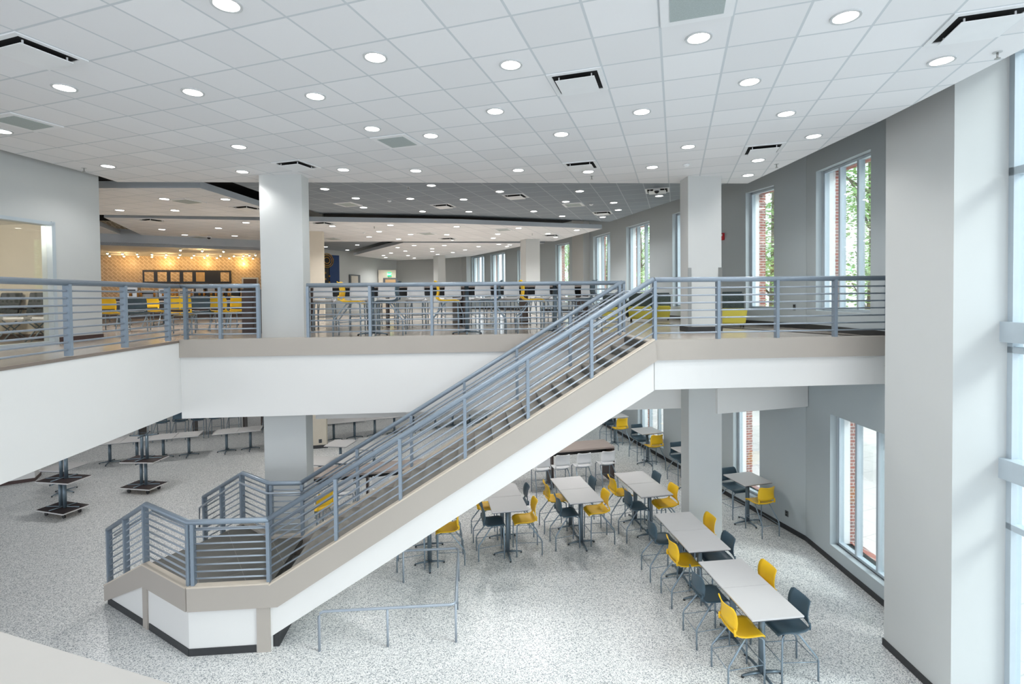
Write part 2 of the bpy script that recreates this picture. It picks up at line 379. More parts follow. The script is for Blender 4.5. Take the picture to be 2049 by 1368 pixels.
# lower floor, upper floor
struct(MB().prism([(-34, -9), (9, -9), (9, 3), tuple(CW[:2]), tuple((A1+nout(D1)*.1)[:2]), tuple((A2+nout(D1)*.1)[:2]), tuple(A3[:2]), (-34, 40)], -.15, 0).build('floor', M['floor']), 'speckled pale terrazzo floor of the lower hall', 'floor')
e1, e2, e3, e4, e5 = uv(-5.38, -2.5), uv(-5.38, 9.78), uv(3.02, 9.78), uv(3.02, 8.02), uv(7.15, 8.02)
wallpt = A0 + D0*.2
poly = [e1-U*.06, e2-U*.06+V*.06, e3+V*.06+U*.03, e4+V*.08+U*.03, e5+V*.08, A0+D0*.5+nout(D0)*.05, A1+nout(D1)*.05, A2+nout(D1)*.05, A3, Vector((-22, 36, 0)), Vector((-34, 30, 0)), Vector((-34, 0, 0)), Vector((-14, -8, 0))]
struct(MB().prism([p[:2] for p in poly], 4.20, ZF).build('floor_upper', M['floor2']), 'glossy tan terrazzo floor of the upper storey', 'floor')
# lower ceiling (underside)
struct(MB().prism([p[:2] for p in [uv(-5.6, -2.5), uv(-5.6, 10.0), uv(7.1, 10.0), A1, A2, A3, Vector((-22, 36, 0)), Vector((-34, 30, 0)), Vector((-34, 0, 0)), Vector((-14, -8, 0))]], 3.9, 4.19).build('ceiling_lower', M['white']), 'white ceiling above the lower hall', 'ceiling')
# beams and bands round the opening
def band(a, b, z0, z1, n0, n1, m, name, lb, cat='fascia'):
    D = (b-a); L = D.length; D.normalize(); N = Vector((-D.y, D.x, 0)); c = (a+b)/2 + N*((n0+n1)/2)
    return struct(MB().box((c.x, c.y, (z0+z1)/2), (L, n1-n0, z1-z0), math.atan2(D.y, D.x)).build(name, m), lb, cat)
band(e2, e3, 4.38, ZU, -.045, .10, M['band'], 'trim_1', 'taupe edge band under the balcony rail behind the stair')
band(e4-U*.055, uv(7.2, 8.02), 4.38, ZU, -.045, .10, M['band'], 'trim_2', 'taupe edge band under the right balcony rail')
band(uv(3.04, 9.76), uv(3.04, 8.1), 4.38, ZF+.004, -.10, .05, M['band'], 'trim_3', 'short taupe edge band at the head of the stair')
band(e1, e2-V*.05, 4.655, ZU-.015, -.012, .05, M['curb'], 'trim_4', 'thin brown curb along the left balcony edge')
band(e2, e3, 3.24, 4.38, 0, .35, M['white'], 'wall_beam_back', 'deep white beam below the balcony behind the stair', 'beam')
band(e1, e2, 3.36, 4.655, 0, .30, M['white'], 'wall_beam_left', 'deep white wall below the left balcony edge', 'beam')
band(uv(2.985, 8.02), uv(7.2, 8.02), 3.89, 4.38, 0, .35, M['white'], 'wall_beam_right', 'white beam below the right balcony', 'beam')
struct(MB().prism([p[:2] for p in (uv(-5.3, 10.1), uv(3.2, 10.1), uv(3.2, 8.3), uv(7.1, 8.3), uv(7.2, 10.4), uv(-5.3, 10.4))], 3.895, 4.2).build('ceiling_soffit', M['white']), 'white soffit under the right balcony', 'soffit')

# columns
def column(name, pts, z0, z1, lb, guards=None):
    r = struct(MB().prism([p[:2] for p in pts], z0, z1).build(name, M['wall']), lb, 'column')
    return r
CL = [Vector((-7.73, 7.89, 0)), Vector((-6.93, 8.14, 0)), Vector((-7.10, 8.80, 0)), Vector((-7.9, 8.55, 0))]
column('wall_column_left', [at(518, 350, ZC), at(603, 349, ZC), at(617, 357, ZC), at(617, 357, ZC)+(at(518, 350, ZC)-at(603, 349, ZC))], 0, ZC+.3, 'square white column left of centre rising through both floors')
cr = [Vector((.26, 10.95, 0)), Vector((.91, 11.2, 0)), Vector((.76, 11.6, 0)), Vector((.11, 11.35, 0))]
column('wall_column_right', cr, 0, ZC+.3, 'square pale column right of the stair head rising through both floors')
for (a, b, lb) in ((at(1041, 481, ZC), (at(1052, 478, ZC), at(1080, 478, ZC)), 'first far pale column on the upper floor'), (at(867, 512, ZC), (at(876, 511, ZC), at(891, 511, ZC)), 'farthest pale column on the upper floor')):
    column('wall_column_far', [b[0], b[1], b[1]+(a-b[0]), a], ZF, ZC+.3, lb)
mb = MB()
for k in range(4):
    a, b = cr[k], cr[(k+1) % 4]; d = (b-a).normalized(); n = Vector((d.y, -d.x, 0)); c = (a+b)/2 + n*.008
    for z in (ZF, 0): mb.box((c.x, c.y, z+.055), ((b-a).length+.03, .016, .11), math.atan2(d.y, d.x))
struct(mb.build('baseboard_column', M['base']), 'black base strips round the right column', 'baseboard')
for k, lb in ((0, 'steel corner guard on the left front edge of the right column upstairs'), (1, 'steel corner guard on the right front edge of the right column upstairs')):
    p = cr[k]; n = (p - (cr[0]+cr[2])/2).normalized()
    g = MB().box((p.x+n.x*.004-U.x*(.03 if k else -.03), p.y-.012-U.y*(.03 if k else -.03)+.0, ZF+.72), (.075, .01, 1.2), AU).build('corner_guard', M['steelplain'])
    tag(g, lb, 'corner guard')
# lower beams at the right column
c = at(1446, 829, 3.0)
bz = 2.99
band(Vector((.85, 11.05, 0)), A1+D0*-.15+nout(D0)*.0, bz, 3.9, .05, .35, M['white'], 'wall_beam_low_right', 'white lower beam between the right column and the window wall', 'beam')
band(Vector((-6.9, 8.36, 0)), Vector((.25, 11.35, 0)), bz+.02, 3.9, .05, .3, M['white'], 'wall_beam_low_left', 'white lower beam left of the right column', 'beam')

# left upper wall with a glazed room behind it
LP = at(121.5, 686.4, ZF); LQ = at(205.5, 678.6, ZF); LP.z = LQ.z = 0
LD = (LQ-LP).normalized(); LN = Vector((-LD.y, LD.x, 0)); LL = (LQ-LP).length
lang = math.atan2(LD.y, LD.x)
mb = MB()
def lwb(mb, s0, s1, z0, z1, n0, n1):
    c = LP + LD*((s0+s1)/2) + LN*((n0+n1)/2); mb.box((c.x, c.y, (z0+z1)/2), (s1-s0, n1-n0, z1-z0), lang)
lwb(mb, -.06, LL, ZF, WT, 0, .22); lwb(mb, -4.2, -.06, 6.86, WT, 0, .22); lwb(mb, -8, -4.2, ZF, WT, 0, .22)
struct(mb.build('wall_left', M['wall']), 'pale wall at the left of the upper floor round the glazed room', 'wall')
mb = MB(); lwb(mb, -.02, LL+.012, ZF, ZF+.11, -.014, 0); lwb(mb, LL, LL+.014, ZF, ZF+.11, 0, .2)
struct(mb.build('baseboard_left', M['basebrown']), 'dark brown base strip along the upper left wall', 'baseboard')
r = empty('window_glazed_partition', (0, 0, 0), label='large glazed partition with grey frame in the upper left wall', cat='window', kind='structure')
mb = MB(); lwb(mb, -.12, -.055, ZF, 6.88, -.02, .2); lwb(mb, -4.2, -.06, 6.81, 6.87, -.02, .2); lwb(mb, -4.2, -.06, ZF, ZF+.05, -.02, .2)
mb.build('window_frame', M['win'], r)
mb = MB(); lwb(mb, -4.2, -.11, ZF+.04, 6.82, .09, .10); mb.build('pane', M['glass2'], r)
mb = MB(); lwb(mb, -4.5, .81, ZF, 8.2, 3.4, 3.5); lwb(mb, .76, .81, ZF, 8.2, .22, 3.4); lwb(mb, -4.6, -4.5, ZF, 8.2, .22, 3.5)
struct(mb.build('wall_room', M['blind']), 'beige walls inside the glazed room at the left', 'wall')
mb = MB(); lwb(mb, -4.5, .76, 7.0, 7.1, .22, 3.4); struct(mb.build('ceiling_room', M['white']), 'ceiling of the glazed room', 'ceiling')
mb = MB(); lwb(mb, .745, .76, ZF, ZF+.11, .22, 3.4); struct(mb.build('baseboard_room', M['basebrown']), 'dark base strip inside the glazed room', 'baseboard')

# far walls of the upper floor
def wallseg(a, b, z0, z1, m, name, lb, t=.15):
    a = Vector(a).to_3d(); b = Vector(b).to_3d(); d = (b-a).normalized(); n = Vector((-d.y, d.x, 0)); c = (a+b)/2 + n*t/2
    return struct(MB().box((c.x, c.y, (z0+z1)/2), ((b-a).length, t, z1-z0), math.atan2(d.y, d.x)).build(name, m), lb, 'wall')
B1 = Vector((-18.5, 22.6, 0)); B2 = Vector((-17.53, 29.45, 0))
wallseg(B1, B2, ZF, WT, M['wall'], 'wall_far_left', 'pale far wall left of the exit recess')
wallseg(B2, A3+Vector((.1, .1, 0)), ZF, WT, M['wall'], 'wall_far', 'grey far wall of the upper floor between exit recess and windows')
S0 = at(617, 462, ZC); S1 = at(646, 462.5, ZC); S0.z = S1.z = 0
sd = (S1-S0).normalized()
wallseg(S0-sd*1.6, S1, 0, WT, M['wall_beige'], 'wall_stub', 'beige wall end behind the left column on both floors', .3)
struct(MB().box((*((S0-sd*.6+S1)/2 - Vector((-sd.y, sd.x, 0))*.01)[:2], .06), ((S1-S0).length+.7, .016, .12), math.atan2(sd.y, sd.x)).build('baseboard_stub', M['base']), 'black base strip on the beige wall end downstairs', 'baseboard')
# kitchen wall and its soffit
KZ = EYE+2.0
k0, k1 = at(200, 511, KZ), at(519, 515.5, KZ); kd = (k1-k0).normalized()
K0 = k0 - kd*6; K1 = k1 + kd*1.2; K0.z = K1.z = 0
kang = math.atan2(kd.y, kd.x); kn = Vector((kd.y, -kd.x, 0))
M['kitchen'] = brick('golden_tile', (.52, .37, .20), (.42, .29, .15), (.66, .50, .30), 1, wall_dir=(kd.x, kd.y), bw=.24, bh=.12, ms=.014, rough=.35, diag=PI/4)
wallseg(K0, K1, ZF, WT, M['kitchen'], 'wall_kitchen', 'golden diagonal tiled wall behind the servery')
f0, f1 = at(200, 490, KZ), at(519, 500.8, KZ); fd = (f1-f0).normalized()
G0, G1 = f0-fd*5, f1+fd*1.5
struct(MB().prism([p[:2] for p in (G0, G1, K1, K0)], KZ, KZ+.12).build('ceiling_kitchen', M['ceil_plain']), 'warm lit soffit over the servery', 'soffit')
wallseg(G0, G1, KZ, KZ+.62, M['edge'], 'wall_bulkhead', 'grey bulkhead edge above the servery soffit', .1)
# enclosing walls not seen directly
wallseg((-34, -2), (-34, 36), 0, WT, M['wall'], 'wall_left_far', 'far left outer wall'); wallseg((-34, 36), (-17, 36), 0, WT, M['wall'], 'wall_back_far', 'far back outer wall')
wallseg(tuple(A3[:2]), (-20, 38), 0, ZF, M['wall'], 'wall_back_lower', 'back wall of the lower hall')

# ------------------------------------------------------------------ ceilings
def cloud(name, px, z, th, m, lb, edge=None, world=None):
    pts = [at(x, y, z)[:2] if not isinstance(x, str) else y for x, y in px]
    mb = MB().prism(pts, z, z+th, side_mi=1)
    return struct(mb.build(name, [m, edge or M['edge']]), lb, 'ceiling')
def W(x, y): return ('w', (x, y))
cloud('ceiling', [(0, 299), (197, 352), (235, 364), (1496, 367), (1760, 243), (1912, 167), (2049, 97), W(4.6, 1.8), W(4.6, -4), W(-9.3, -4), W(-10.0, 3)], ZC, .10, M['ceil'], 'big white tiled ceiling over the atrium')
cloud('ceiling_2', [W(-19.0, 6.5), (197, 376.3), (400.6, 376), (517.4, 412.2), (618.5, 442.7), (919.5, 447.2), (1204.5, 457.5), (1109, 482.5), (646, 483.4), W(-15.3, 17.4), W(-11.2, 12.25), (519, 434), (197, 429.5), W(-22, 6.0)], ZC, .15, M['ceil'], 'second white tiled ceiling behind the grey ceiling')
cloud('ceiling_3', [(208, 435), (519, 440.6), W(-11.6, 12.9), W(-16.2, 18.2), (519, 486), (320, 487.3)], ZC, .15, M['ceil'], 'white tiled ceiling in front of the servery')
cloud('ceiling_4', [(150, 434), (200, 452), (292, 489), (150, 488)], ZC, .15, M['ceil'], 'small white ceiling corner at the left of the servery')
cloud('ceiling_5', [(806.8, 485.5), (707.6, 510.8), (793, 521.7), (892.6, 516.6), (945, 512), (1041, 493), (1090, 486.4)], ZC, .15, M['ceil'], 'farthest white tiled ceiling by the far windows')
cloud('ceiling_shaded', [(463, 364), (640, 427), (919.5, 433.4), (1220, 443.4), (1358, 398), W(1.08, 13.57), W(1.75, 12.3), W(-2, 9.2), W(-8.6, 6.6)], ZG, .08, M['ceil_shaded'], 'tiled ceiling strip behind the balcony, its shade painted dark grey')
cloud('ceiling_shaded_far', [(600, 480), (646, 499), (695, 503.5), (775, 480)], ZG, .08, M['ceil_shaded'], 'small far tiled ceiling left of the farthest clouds, shade painted grey')
struct(MB().prism([(-34, -8), (7.2, -8), (7.2, 2), (4.6, 9), (3.9, 12.5), (-3.3, 24.4), (-12, 32), (-22, 37), (-34, 37)], WT, WT+.15).build('ceiling_plenum', M['dark']), 'dark void above the hung ceilings', 'ceiling')  # black slab paints the plenum as unlit

# ------------------------------------------------------------------ ceiling lamps
def make_downlight(r=.105):
    o = empty('ceiling_light', cat='ceiling light')
    mb = MB(); n = 24                                   # trim ring
    R1, R2 = r*1.16, r*.94
    a = [mb.bm.verts.new((R1*math.cos(2*PI*i/n), R1*math.sin(2*PI*i/n), 0)) for i in range(n)]
    b = [mb.bm.verts.new((R1*math.cos(2*PI*i/n)*.99, R1*math.sin(2*PI*i/n)*.99, -.012)) for i in range(n)]
    c = [mb.bm.verts.new((R2*math.cos(2*PI*i/n), R2*math.sin(2*PI*i/n), -.010)) for i in range(n)]
    d = [mb.bm.verts.new((R2*math.cos(2*PI*i/n), R2*math.sin(2*PI*i/n), 0)) for i in range(n)]
    for p, q in ((a, b), (b, c), (c, d)):
        for i in range(n): mb.bm.faces.new((p[i], p[(i+1) % n], q[(i+1) % n], q[i]))
    bmesh.ops.recalc_face_normals(mb.bm, faces=mb.bm.faces[:])
    mb.build('trim_ring', M['ring'], o)
    MB().cyl((0, 0, -.004), R2, .006, 24).build('lens', M['emit'], o)
    return o
DL = make_downlight()
main_l = [(453, 8), (751, 114), (1022, 129), (1398, 75), (1692, 33), (1884, 121), (1500, 163), (129, 175), (386, 184), (631, 192), (991, 222), (1284, 223), (1573, 227), (4, 262), (745, 257), (862, 271), (1123, 268), (1377, 293), (1628, 272), (478, 293), (216, 332), (485, 343), (687, 339), (832, 341), (1037, 340), (1177, 343), (1305, 334), (1517, 320), (1497, 350)]
grey_l = [(649.6, 377.6), (712, 396), (727.5, 414.6), (863, 370.4), (821, 397), (845.5, 422.5), (1000, 382.7), (927.7, 398.5), (938, 423), (1068, 422.3), (1159.8, 382), (1132, 403), (1228, 405), (1237, 419.6), (1206, 433.8), (1125, 432), (1319, 391.5)]
c2_l = [(328.9, 397.5), (451, 398.2), (239.4, 420), (350, 420.5), (665, 452), (781, 450), (758.4, 462.8), (738.4, 473.4), (797.6, 478), (821.6, 468.6), (913.6, 453), (894, 469), (904, 480), (1037.6, 456), (995.9, 467.8), (987, 476), (1154, 460), (1096.6, 467), (1111.8, 474)]
c3_l = [(305.3, 443.9), (324, 458.6), (492, 445), (437, 456), (369.8, 469.5), (352.6, 480), (469.6, 471.6), (473.5, 481)]
c5_l = [(828.7, 490.6), (795.6, 495), (889, 490.6), (811, 502), (782.4, 506), (767.3, 511), (771.8, 515), (816.4, 511), (829, 516), (864.8, 497.3), (864.8, 502.5), (875.8, 508.7), (906, 504.9), (998, 488.4), (957.8, 493), (930.5, 499.5), (1014.8, 493), (1020, 489.5)]
LAMPS = []
def lights(lst, z, where, grp, each, ymax=999):
    for k, (x, y) in enumerate(sorted(lst)):
        p = at(x, y, z); o = place(DL, p, 0, 'round recessed light in %s, %s from the left' % (where, ORD[k]), grp)
        if each and y < ymax: LAMPS.append((p, each))
lights(main_l, ZC, 'the big atrium ceiling', 'round lights in the atrium ceiling', 1)
lights(grey_l, ZG, 'the dark grey ceiling', 'round lights in the grey ceiling', .8)
lights(c2_l, ZC, 'the second white ceiling', 'round lights in the second white ceiling', 1.7)
lights(c3_l, ZC, 'the white ceiling before the servery', 'round lights before the servery', .6, 462)
lights(c5_l, ZC, 'the farthest white ceiling', 'round lights in the farthest ceiling', 1.5)
place(DL, at(225.7, 478.5, ZC), 0, 'round recessed light in the small left ceiling corner', None)
for x, y in ((651.8, 493.4), (714.8, 489.7), (695, 500)):
    place(DL, at(x, y, ZG), 0, 'small recessed light in the far grey ceiling beside the blue panel', 'lights in the far grey ceiling')
def lamp(name, kind, loc, e, col, size=.1, **k):
    l = bpy.data.lights.new(name, kind); l.energy = e; l.color = col
    if kind in ('POINT', 'SPOT'): l.shadow_soft_size = size
    for a, b in k.items(): setattr(l, a, b)
    o = bpy.data.objects.new(name, l); COL.objects.link(o); o.location = loc; return o
for k, (p, s) in enumerate(LAMPS):
    if k % 2 and k > 28: continue
    if k > 28: s *= 1.9
    lamp('downlight_beam', 'SPOT', p - Vector((0, 0, .05)), 30*s, (1, .985, .965), .09, spot_size=math.radians(140), spot_blend=.7)
# warm spots over the servery
WS = empty('spot_light', cat='spot light')
MB().cyl((0, 0, -.03), .045, .06, 14).build('housing', M['ring'], WS); MB().ball((0, 0, -.062), .034, seg=10).build('bulb', M['emit_warm'], WS)
krow1 = [(214.8, 504.2), (245, 505.2), (274.4, 505.7), (304, 506.3), (332.5, 506.8), (360, 507), (388, 508), (415, 508.4), (441, 509), (468, 509.6), (487, 508.9), (499, 508.2), (511, 507.5)]
krow2 = [(219.4, 510.5), (248, 511), (276.7, 511.7), (304, 512), (331, 513), (357, 513.3), (383.5, 514), (409, 514), (434, 514.5), (458.5, 515), (485, 515.6), (506, 515.8)]
krow3 = [(361, 497.5), (404.6, 499), (447, 500.3)]
for nm, row in (('back row nearest the tiled wall', krow2), ('middle row of the servery soffit', krow1), ('front row of the servery soffit', krow3)):
    for k, (x, y) in enumerate(row):
        p = at(x, y - (1.2 if row is krow2 else 0), KZ); place(WS, p, 0, 'small warm spot light, %s from the left in the %s' % (ORD[k], nm), 'warm spots over the servery')
        if k % 3 == 1: lamp('servery_beam', 'POINT', p - Vector((0, 0, .3)), 6, (1, .66, .30), .06)

# ------------------------------------------------------------------ air diffusers, grilles, sprinklers, detectors
def cell(x, y, z):
    p = at(x, y, z); cx = (math.floor(p.x/TILE - OX)+.5+OX)*TILE; cy = (math.floor(p.y/TILE - OY)+.5+OY)*TILE
    return Vector((cx, cy, z))
DF = empty('air_diffuser', cat='air diffuser')
mb = MB()
for sx, sy, w, h in ((0, .275, .6, .05), (0, -.275, .6, .05), (.275, 0, .05, .5), (-.275, 0, .05, .5)): mb.box((sx, sy, -.006), (w, h, .012))
mb.build('frame', M['metal_white'], DF)
MB().box((0, 0, -.0015), (.5, .5, .003)).build('throat_shade', M['dark'], DF)  # black sheet paints the shade behind the plaque
MB().box((0, 0, -.05), (.43, .43, .008)).build('plaque', M['metal_white'], DF)
mb = MB()
for sx in (-.18, .18):
    for sy in (-.18, .18): mb.box((sx, sy, -.025), (.012, .012, .05))
mb.build('hanger', M['metal_white'], DF)
for x, y, z, lb in ((85, 104, ZC, 'large square air diffuser at the upper left corner of the ceiling'), (1162, 157, ZC, 'square air diffuser in the middle of the atrium ceiling'), (1165, 327, ZC, 'square air diffuser near the front edge of the atrium ceiling'), (1530, 299, ZC, 'square air diffuser above the right column near the window wall'), (1955, 60, ZC, 'large square air diffuser at the upper right corner'), (588, 325, ZC, 'square air diffuser just above the left column'),
                    (867, 412, ZG, 'square air diffuser in the grey ceiling right of the left column'), (1016, 392, ZG, 'square air diffuser in the middle of the grey ceiling'), (1202, 428, ZG, 'square air diffuser at the right end of the grey ceiling'), (1317, 379, ZG, 'square air diffuser with dome camera left of the right column'),
                    (491, 417, ZC, 'square air diffuser beside the left column in the second ceiling'), (328, 441, ZC, 'square air diffuser in the ceiling before the servery'), (643, 446, ZC, 'square air diffuser just right of the left column'), (895, 476, ZC, 'faint square air diffuser in the second ceiling'), (1109, 470, ZC, 'square air diffuser near the right tip of the second ceiling')):
    place(DF, cell(x, y, z), 0, lb)
RG = empty('ceiling_grille', cat='ceiling grille')
MB().box((0, 0, -.008), (.6, .6, .016)).build('frame', M['metal_white'], RG, bevel=.004); MB().box((0, 0, -.018), (.44, .44, .004)).build('screen', M['grille'], RG)
for x, y, z, lb in ((52, 250, ZC, 'flat grey grille near the left edge of the atrium ceiling'), (787, 281, ZC, 'flat grey grille in the middle of the atrium ceiling'), (1402, 8, ZC, 'flat grey grille cut by the top edge of the photo'), (702, 407, ZG, 'pale flat grille at the left of the grey ceiling'), (1140, 410, ZG, 'pale flat grille at the right of the grey ceiling'), (376, 406, ZC, 'flat grille in the left part of the second ceiling'), (662, 477, ZC, 'dark flat grille beside the beige wall end'), (853, 467, ZC, 'flat grille in the middle of the second ceiling'), (1004, 457, ZC, 'flat grille near the front edge of the second ceiling'), (418, 474, ZC, 'flat grille with dome camera before the servery')):
    place(RG, cell(x, y, z), 0, lb)
SPK = empty('sprinkler', cat='sprinkler')
MB().cyl((0, 0, -.006), .04, .012, 14).build('escutcheon', M['ring'], SPK); MB().cyl((0, 0, -.04), .010, .06, 8).cyl((0, 0, -.072), .026, .005, 12).build('deflector', M['steelplain'], SPK)
for x, y, z, lb in ((1996, 104, ZC, 'sprinkler head by the curtain wall'), (1554, 328, ZC, 'sprinkler head above the narrow tree window'), (1184, 352, ZC, 'sprinkler head by the front edge of the atrium ceiling'), (168, 336, ZC, 'sprinkler head beside the upper left wall'), (749, 453, ZC, 'sprinkler head in the second ceiling left of centre'), (1065, 467, ZC, 'sprinkler head in the second ceiling right of centre'), (817, 374, ZG, 'sprinkler head in the grey ceiling'), (374, 478, ZC, 'sprinkler head before the servery')):
    place(SPK, at(x, y, z)+Vector((0, 0, .006)), 0, lb)
SM = empty('smoke_detector', cat='smoke detector')
MB().cyl((0, 0, -.012), .06, .024, 18).build('base', M['metal_white'], SM); MB().ball((0, 0, -.026), .045, 1, 1, .5).build('sensor', M['metal_white'], SM)
for x, y, z, lb in ((1373, 329, ZC, 'smoke detector in front of the right column'), (779, 401, ZG, 'smoke detector in the grey ceiling left of centre'), (1183, 408, ZG, 'smoke detector in the grey ceiling right of centre'), (728, 465, ZC, 'smoke detector in the second ceiling')):
    place(SM, at(x, y, z), 0, lb)
DC = empty('dome_camera', cat='camera')
MB().cyl((0, 0, -.02), .085, .04, 20).build('mount', M['metal_white'], DC); MB().ball((0, 0, -.045), .06, seg=14).build('dome', M['black'], DC)
place(DC, at(1314, 374, ZG)+Vector((0, 0, -.06)), 0, 'dome camera hanging beside the right column'); place(DC, at(418, 472, ZC)+Vector((0, 0, -.02)), 0, 'dome camera in the ceiling before the servery')

# ================================================================== STAIRCASE
ST = empty('staircase', (0, 0, 0), label='long straight stair with angled landing, taupe side bands and white underside', cat='staircase')
Z1 = 1.04; RS = (ZF - Z1)/21; TR = 6.12/21; U0 = -3.15
VN, VFAR = 7.98, 9.56           # near and far faces
for k in range(21):
    u0 = U0 + (k+1)*TR; zt = Z1 + (k+1)*RS
    if k == 20: break
    mb = MB()
    mb.box(uv(u0+TR/2+.0, (VN+VFAR)/2, zt-.02), (TR+.03, VFAR-VN-.06, .04), AU); mb.mi = 1
    mb.box(uv(u0+.01, (VN+VFAR)/2, zt-.04-RS/2+.02), (.02, VFAR-VN-.06, RS-.0), AU)
    mb.build('step', [M['tread_plain'], M['riser']], ST)
mb = MB(); mb.box(uv(U0+21*TR-.02, (VN+VFAR)/2, ZF-RS/2-.02), (.02, VFAR-VN-.06, RS), AU); mb.build('top_riser', M['riser'], ST)
# soffit body under the steps (white)
def vslab(pts_uz, v0, v1, m, name, parent):
    mb = MB().slab3([uv(u, v0, z) for u, z in pts_uz], V*(v1-v0)); return mb.build(name, m, parent)
sl = (4.71-1.04)/(2.96-U0)
low = [(-3.05, .0), (-3.05, .26), (2.97, 3.90), (2.97, 4.40), (U0, .74), (U0, 0)]
vslab([(-3.10, .25), (2.96, 3.885), (2.96, 4.40), (-3.03, .70), (U0+.0, .70), (U0, .22)], VN, VN+.09, M['white'], 'side_panel', ST)
vslab([(-3.10, .0), (-3.10, .25), (2.96, 3.885), (2.96, 4.40), (-3.03, .70), (U0, .70), (U0, 0)], VFAR-.09, VFAR, M['white'], 'side_panel', ST)
vslab([(-3.10, .25), (2.98, 3.90), (2.98, 3.98), (-3.10, .33)], VN+.09, VFAR-.09, M['white'], 'soffit', ST)
vslab([(U0-.02, .0), (-3.06, .0), (-3.06, .24), (U0-.02, .24)], VN+.09, VFAR-.09, M['base'], 'toe_panel', ST)
# the bands
def bandpoly(v0, v1):
    return vslab([(U0, 1.04), (2.97, 4.71), (3.0, 4.38), (-3.03, .70), (U0, .70)], v0, v1, M['band'], 'stringer', ST)
bandpoly(VN-.045, VN+.06); bandpoly(VFAR-.06, VFAR+.045)
for v0 in (VN-.05, VFAR-.065):
    vslab([(U0, 1.04), (2.96, 4.71), (2.96, 4.735), (U0, 1.065)], v0, v0+.115, M['bandcap'], 'stringer_cap', ST)
# landing polygon and its angled sides
wdir = (U*-.823 + V*.568).normalized()
nA, nB, nC = uv(U0, VN), uv(-4.36, VN), uv(-5.46, 8.76)
fC = nC + (U*.568+V*.823)*1.76; fB = uv(-3.74, VFAR); fA = uv(U0, VFAR)
struct_l = MB().prism([p[:2] for p in (nA, nB, nC, fC, fB, fA)], Z1-.10, Z1).build('landing', M['tread'], ST)
def sidepanel(a, b, zt0, zt1, zb0, zb1, th, m, name, off=0):
    d = (b-a).normalized(); n = Vector((-d.y, d.x, 0)); a = a+n*off; b = b+n*off
    mb = MB().slab3([a+Vector((0, 0, zb0)), b+Vector((0, 0, zb1)), b+Vector((0, 0, zt1)), a+Vector((0, 0, zt0))], n*th); return mb.build(name, m, ST)
nD = nC + wdir*1.40; fD = fC + wdir*1.40
def off(a, b, s):  # sign so that panels lie outside the polygon
    return s
sidepanel(nB, nA, 1.06, 1.06, .70, .70, .105, M['band'], 'side_band', -.045)
sidepanel(nC, nB, 1.06, 1.06, .70, .70, .105, M['band'], 'side_band', -.045)
sidepanel(nD, nC, .32, 1.06, .04, .70, .105, M['band'], 'side_band', -.045)
sidepanel(nB, nA, 1.085, 1.085, 1.06, 1.06, .115, M['bandcap'], 'band_cap', -.05)
sidepanel(nC, nB, 1.085, 1.085, 1.06, 1.06, .115, M['bandcap'], 'band_cap', -.05)
sidepanel(nD, nC, .345, 1.085, .32, 1.06, .115, M['bandcap'], 'band_cap', -.05)
sidepanel(fA, fB, 1.085, 1.085, .70, .70, .105, M['band'], 'side_band', -.045)
sidepanel(fB, fC, 1.085, 1.085, .70, .70, .105, M['band'], 'side_band', -.045)
sidepanel(fC, fD, 1.085, .345, .70, .04, .105, M['band'], 'side_band', -.045)
sidepanel(nB, nA, .71, .71, 0, 0, .08, M['white'], 'base_wall'); sidepanel(nC, nB, .71, .71, 0, 0, .08, M['white'], 'base_wall')
sidepanel(nC + wdir*1.22, nC, .12, .71, 0, 0, .08, M['white'], 'base_wall')
sidepanel(fB, fC, .71, .71, 0, 0, .08, M['white'], 'base_wall'); sidepanel(fA, fB, .71, .71, 0, 0, .08, M['white'], 'base_wall'); sidepanel(fC, fC+wdir*1.22, .71, .12, 0, 0, .08, M['white'], 'base_wall')
for a, b in ((nB, nA-U*.22), (nC-wdir*.12, nB), (nC+wdir*1.34, nC)): sidepanel(a, b, .11, .11, 0, 0, .015, M['base'], 'baseboard', -.016)
for p, d in ((nA-U*.10, U), (nC-wdir*.02, -wdir)):
    n = Vector((d.y, -d.x, 0)); c = p + n*.012
    MB().box((c.x, c.y, .35), (.20 if d is U else .14, .03, .70), math.atan2(d.y, d.x)).build('corner_post', M['band'], ST)
# lower flight: five treads down to the floor
wn = (U*.568+V*.823).normalized()
for k in range(5):
    zt = Z1 - (k+1)*Z1/6; c = nC + wdir*((k+.5)*.28) + wn*.88
    mb = MB(); mb.box((c.x, c.y, zt-.02), (.30, 1.60, .04), math.atan2(wdir.y, wdir.x)); mb.mi = 1
    c2 = nC + wdir*(k*.28+.01) + wn*.88; mb.box((c2.x, c2.y, zt+.065), (.02, 1.60, .135), math.atan2(wdir.y, wdir.x)); mb.build('step', [M['tread_plain'], M['riser']], ST)

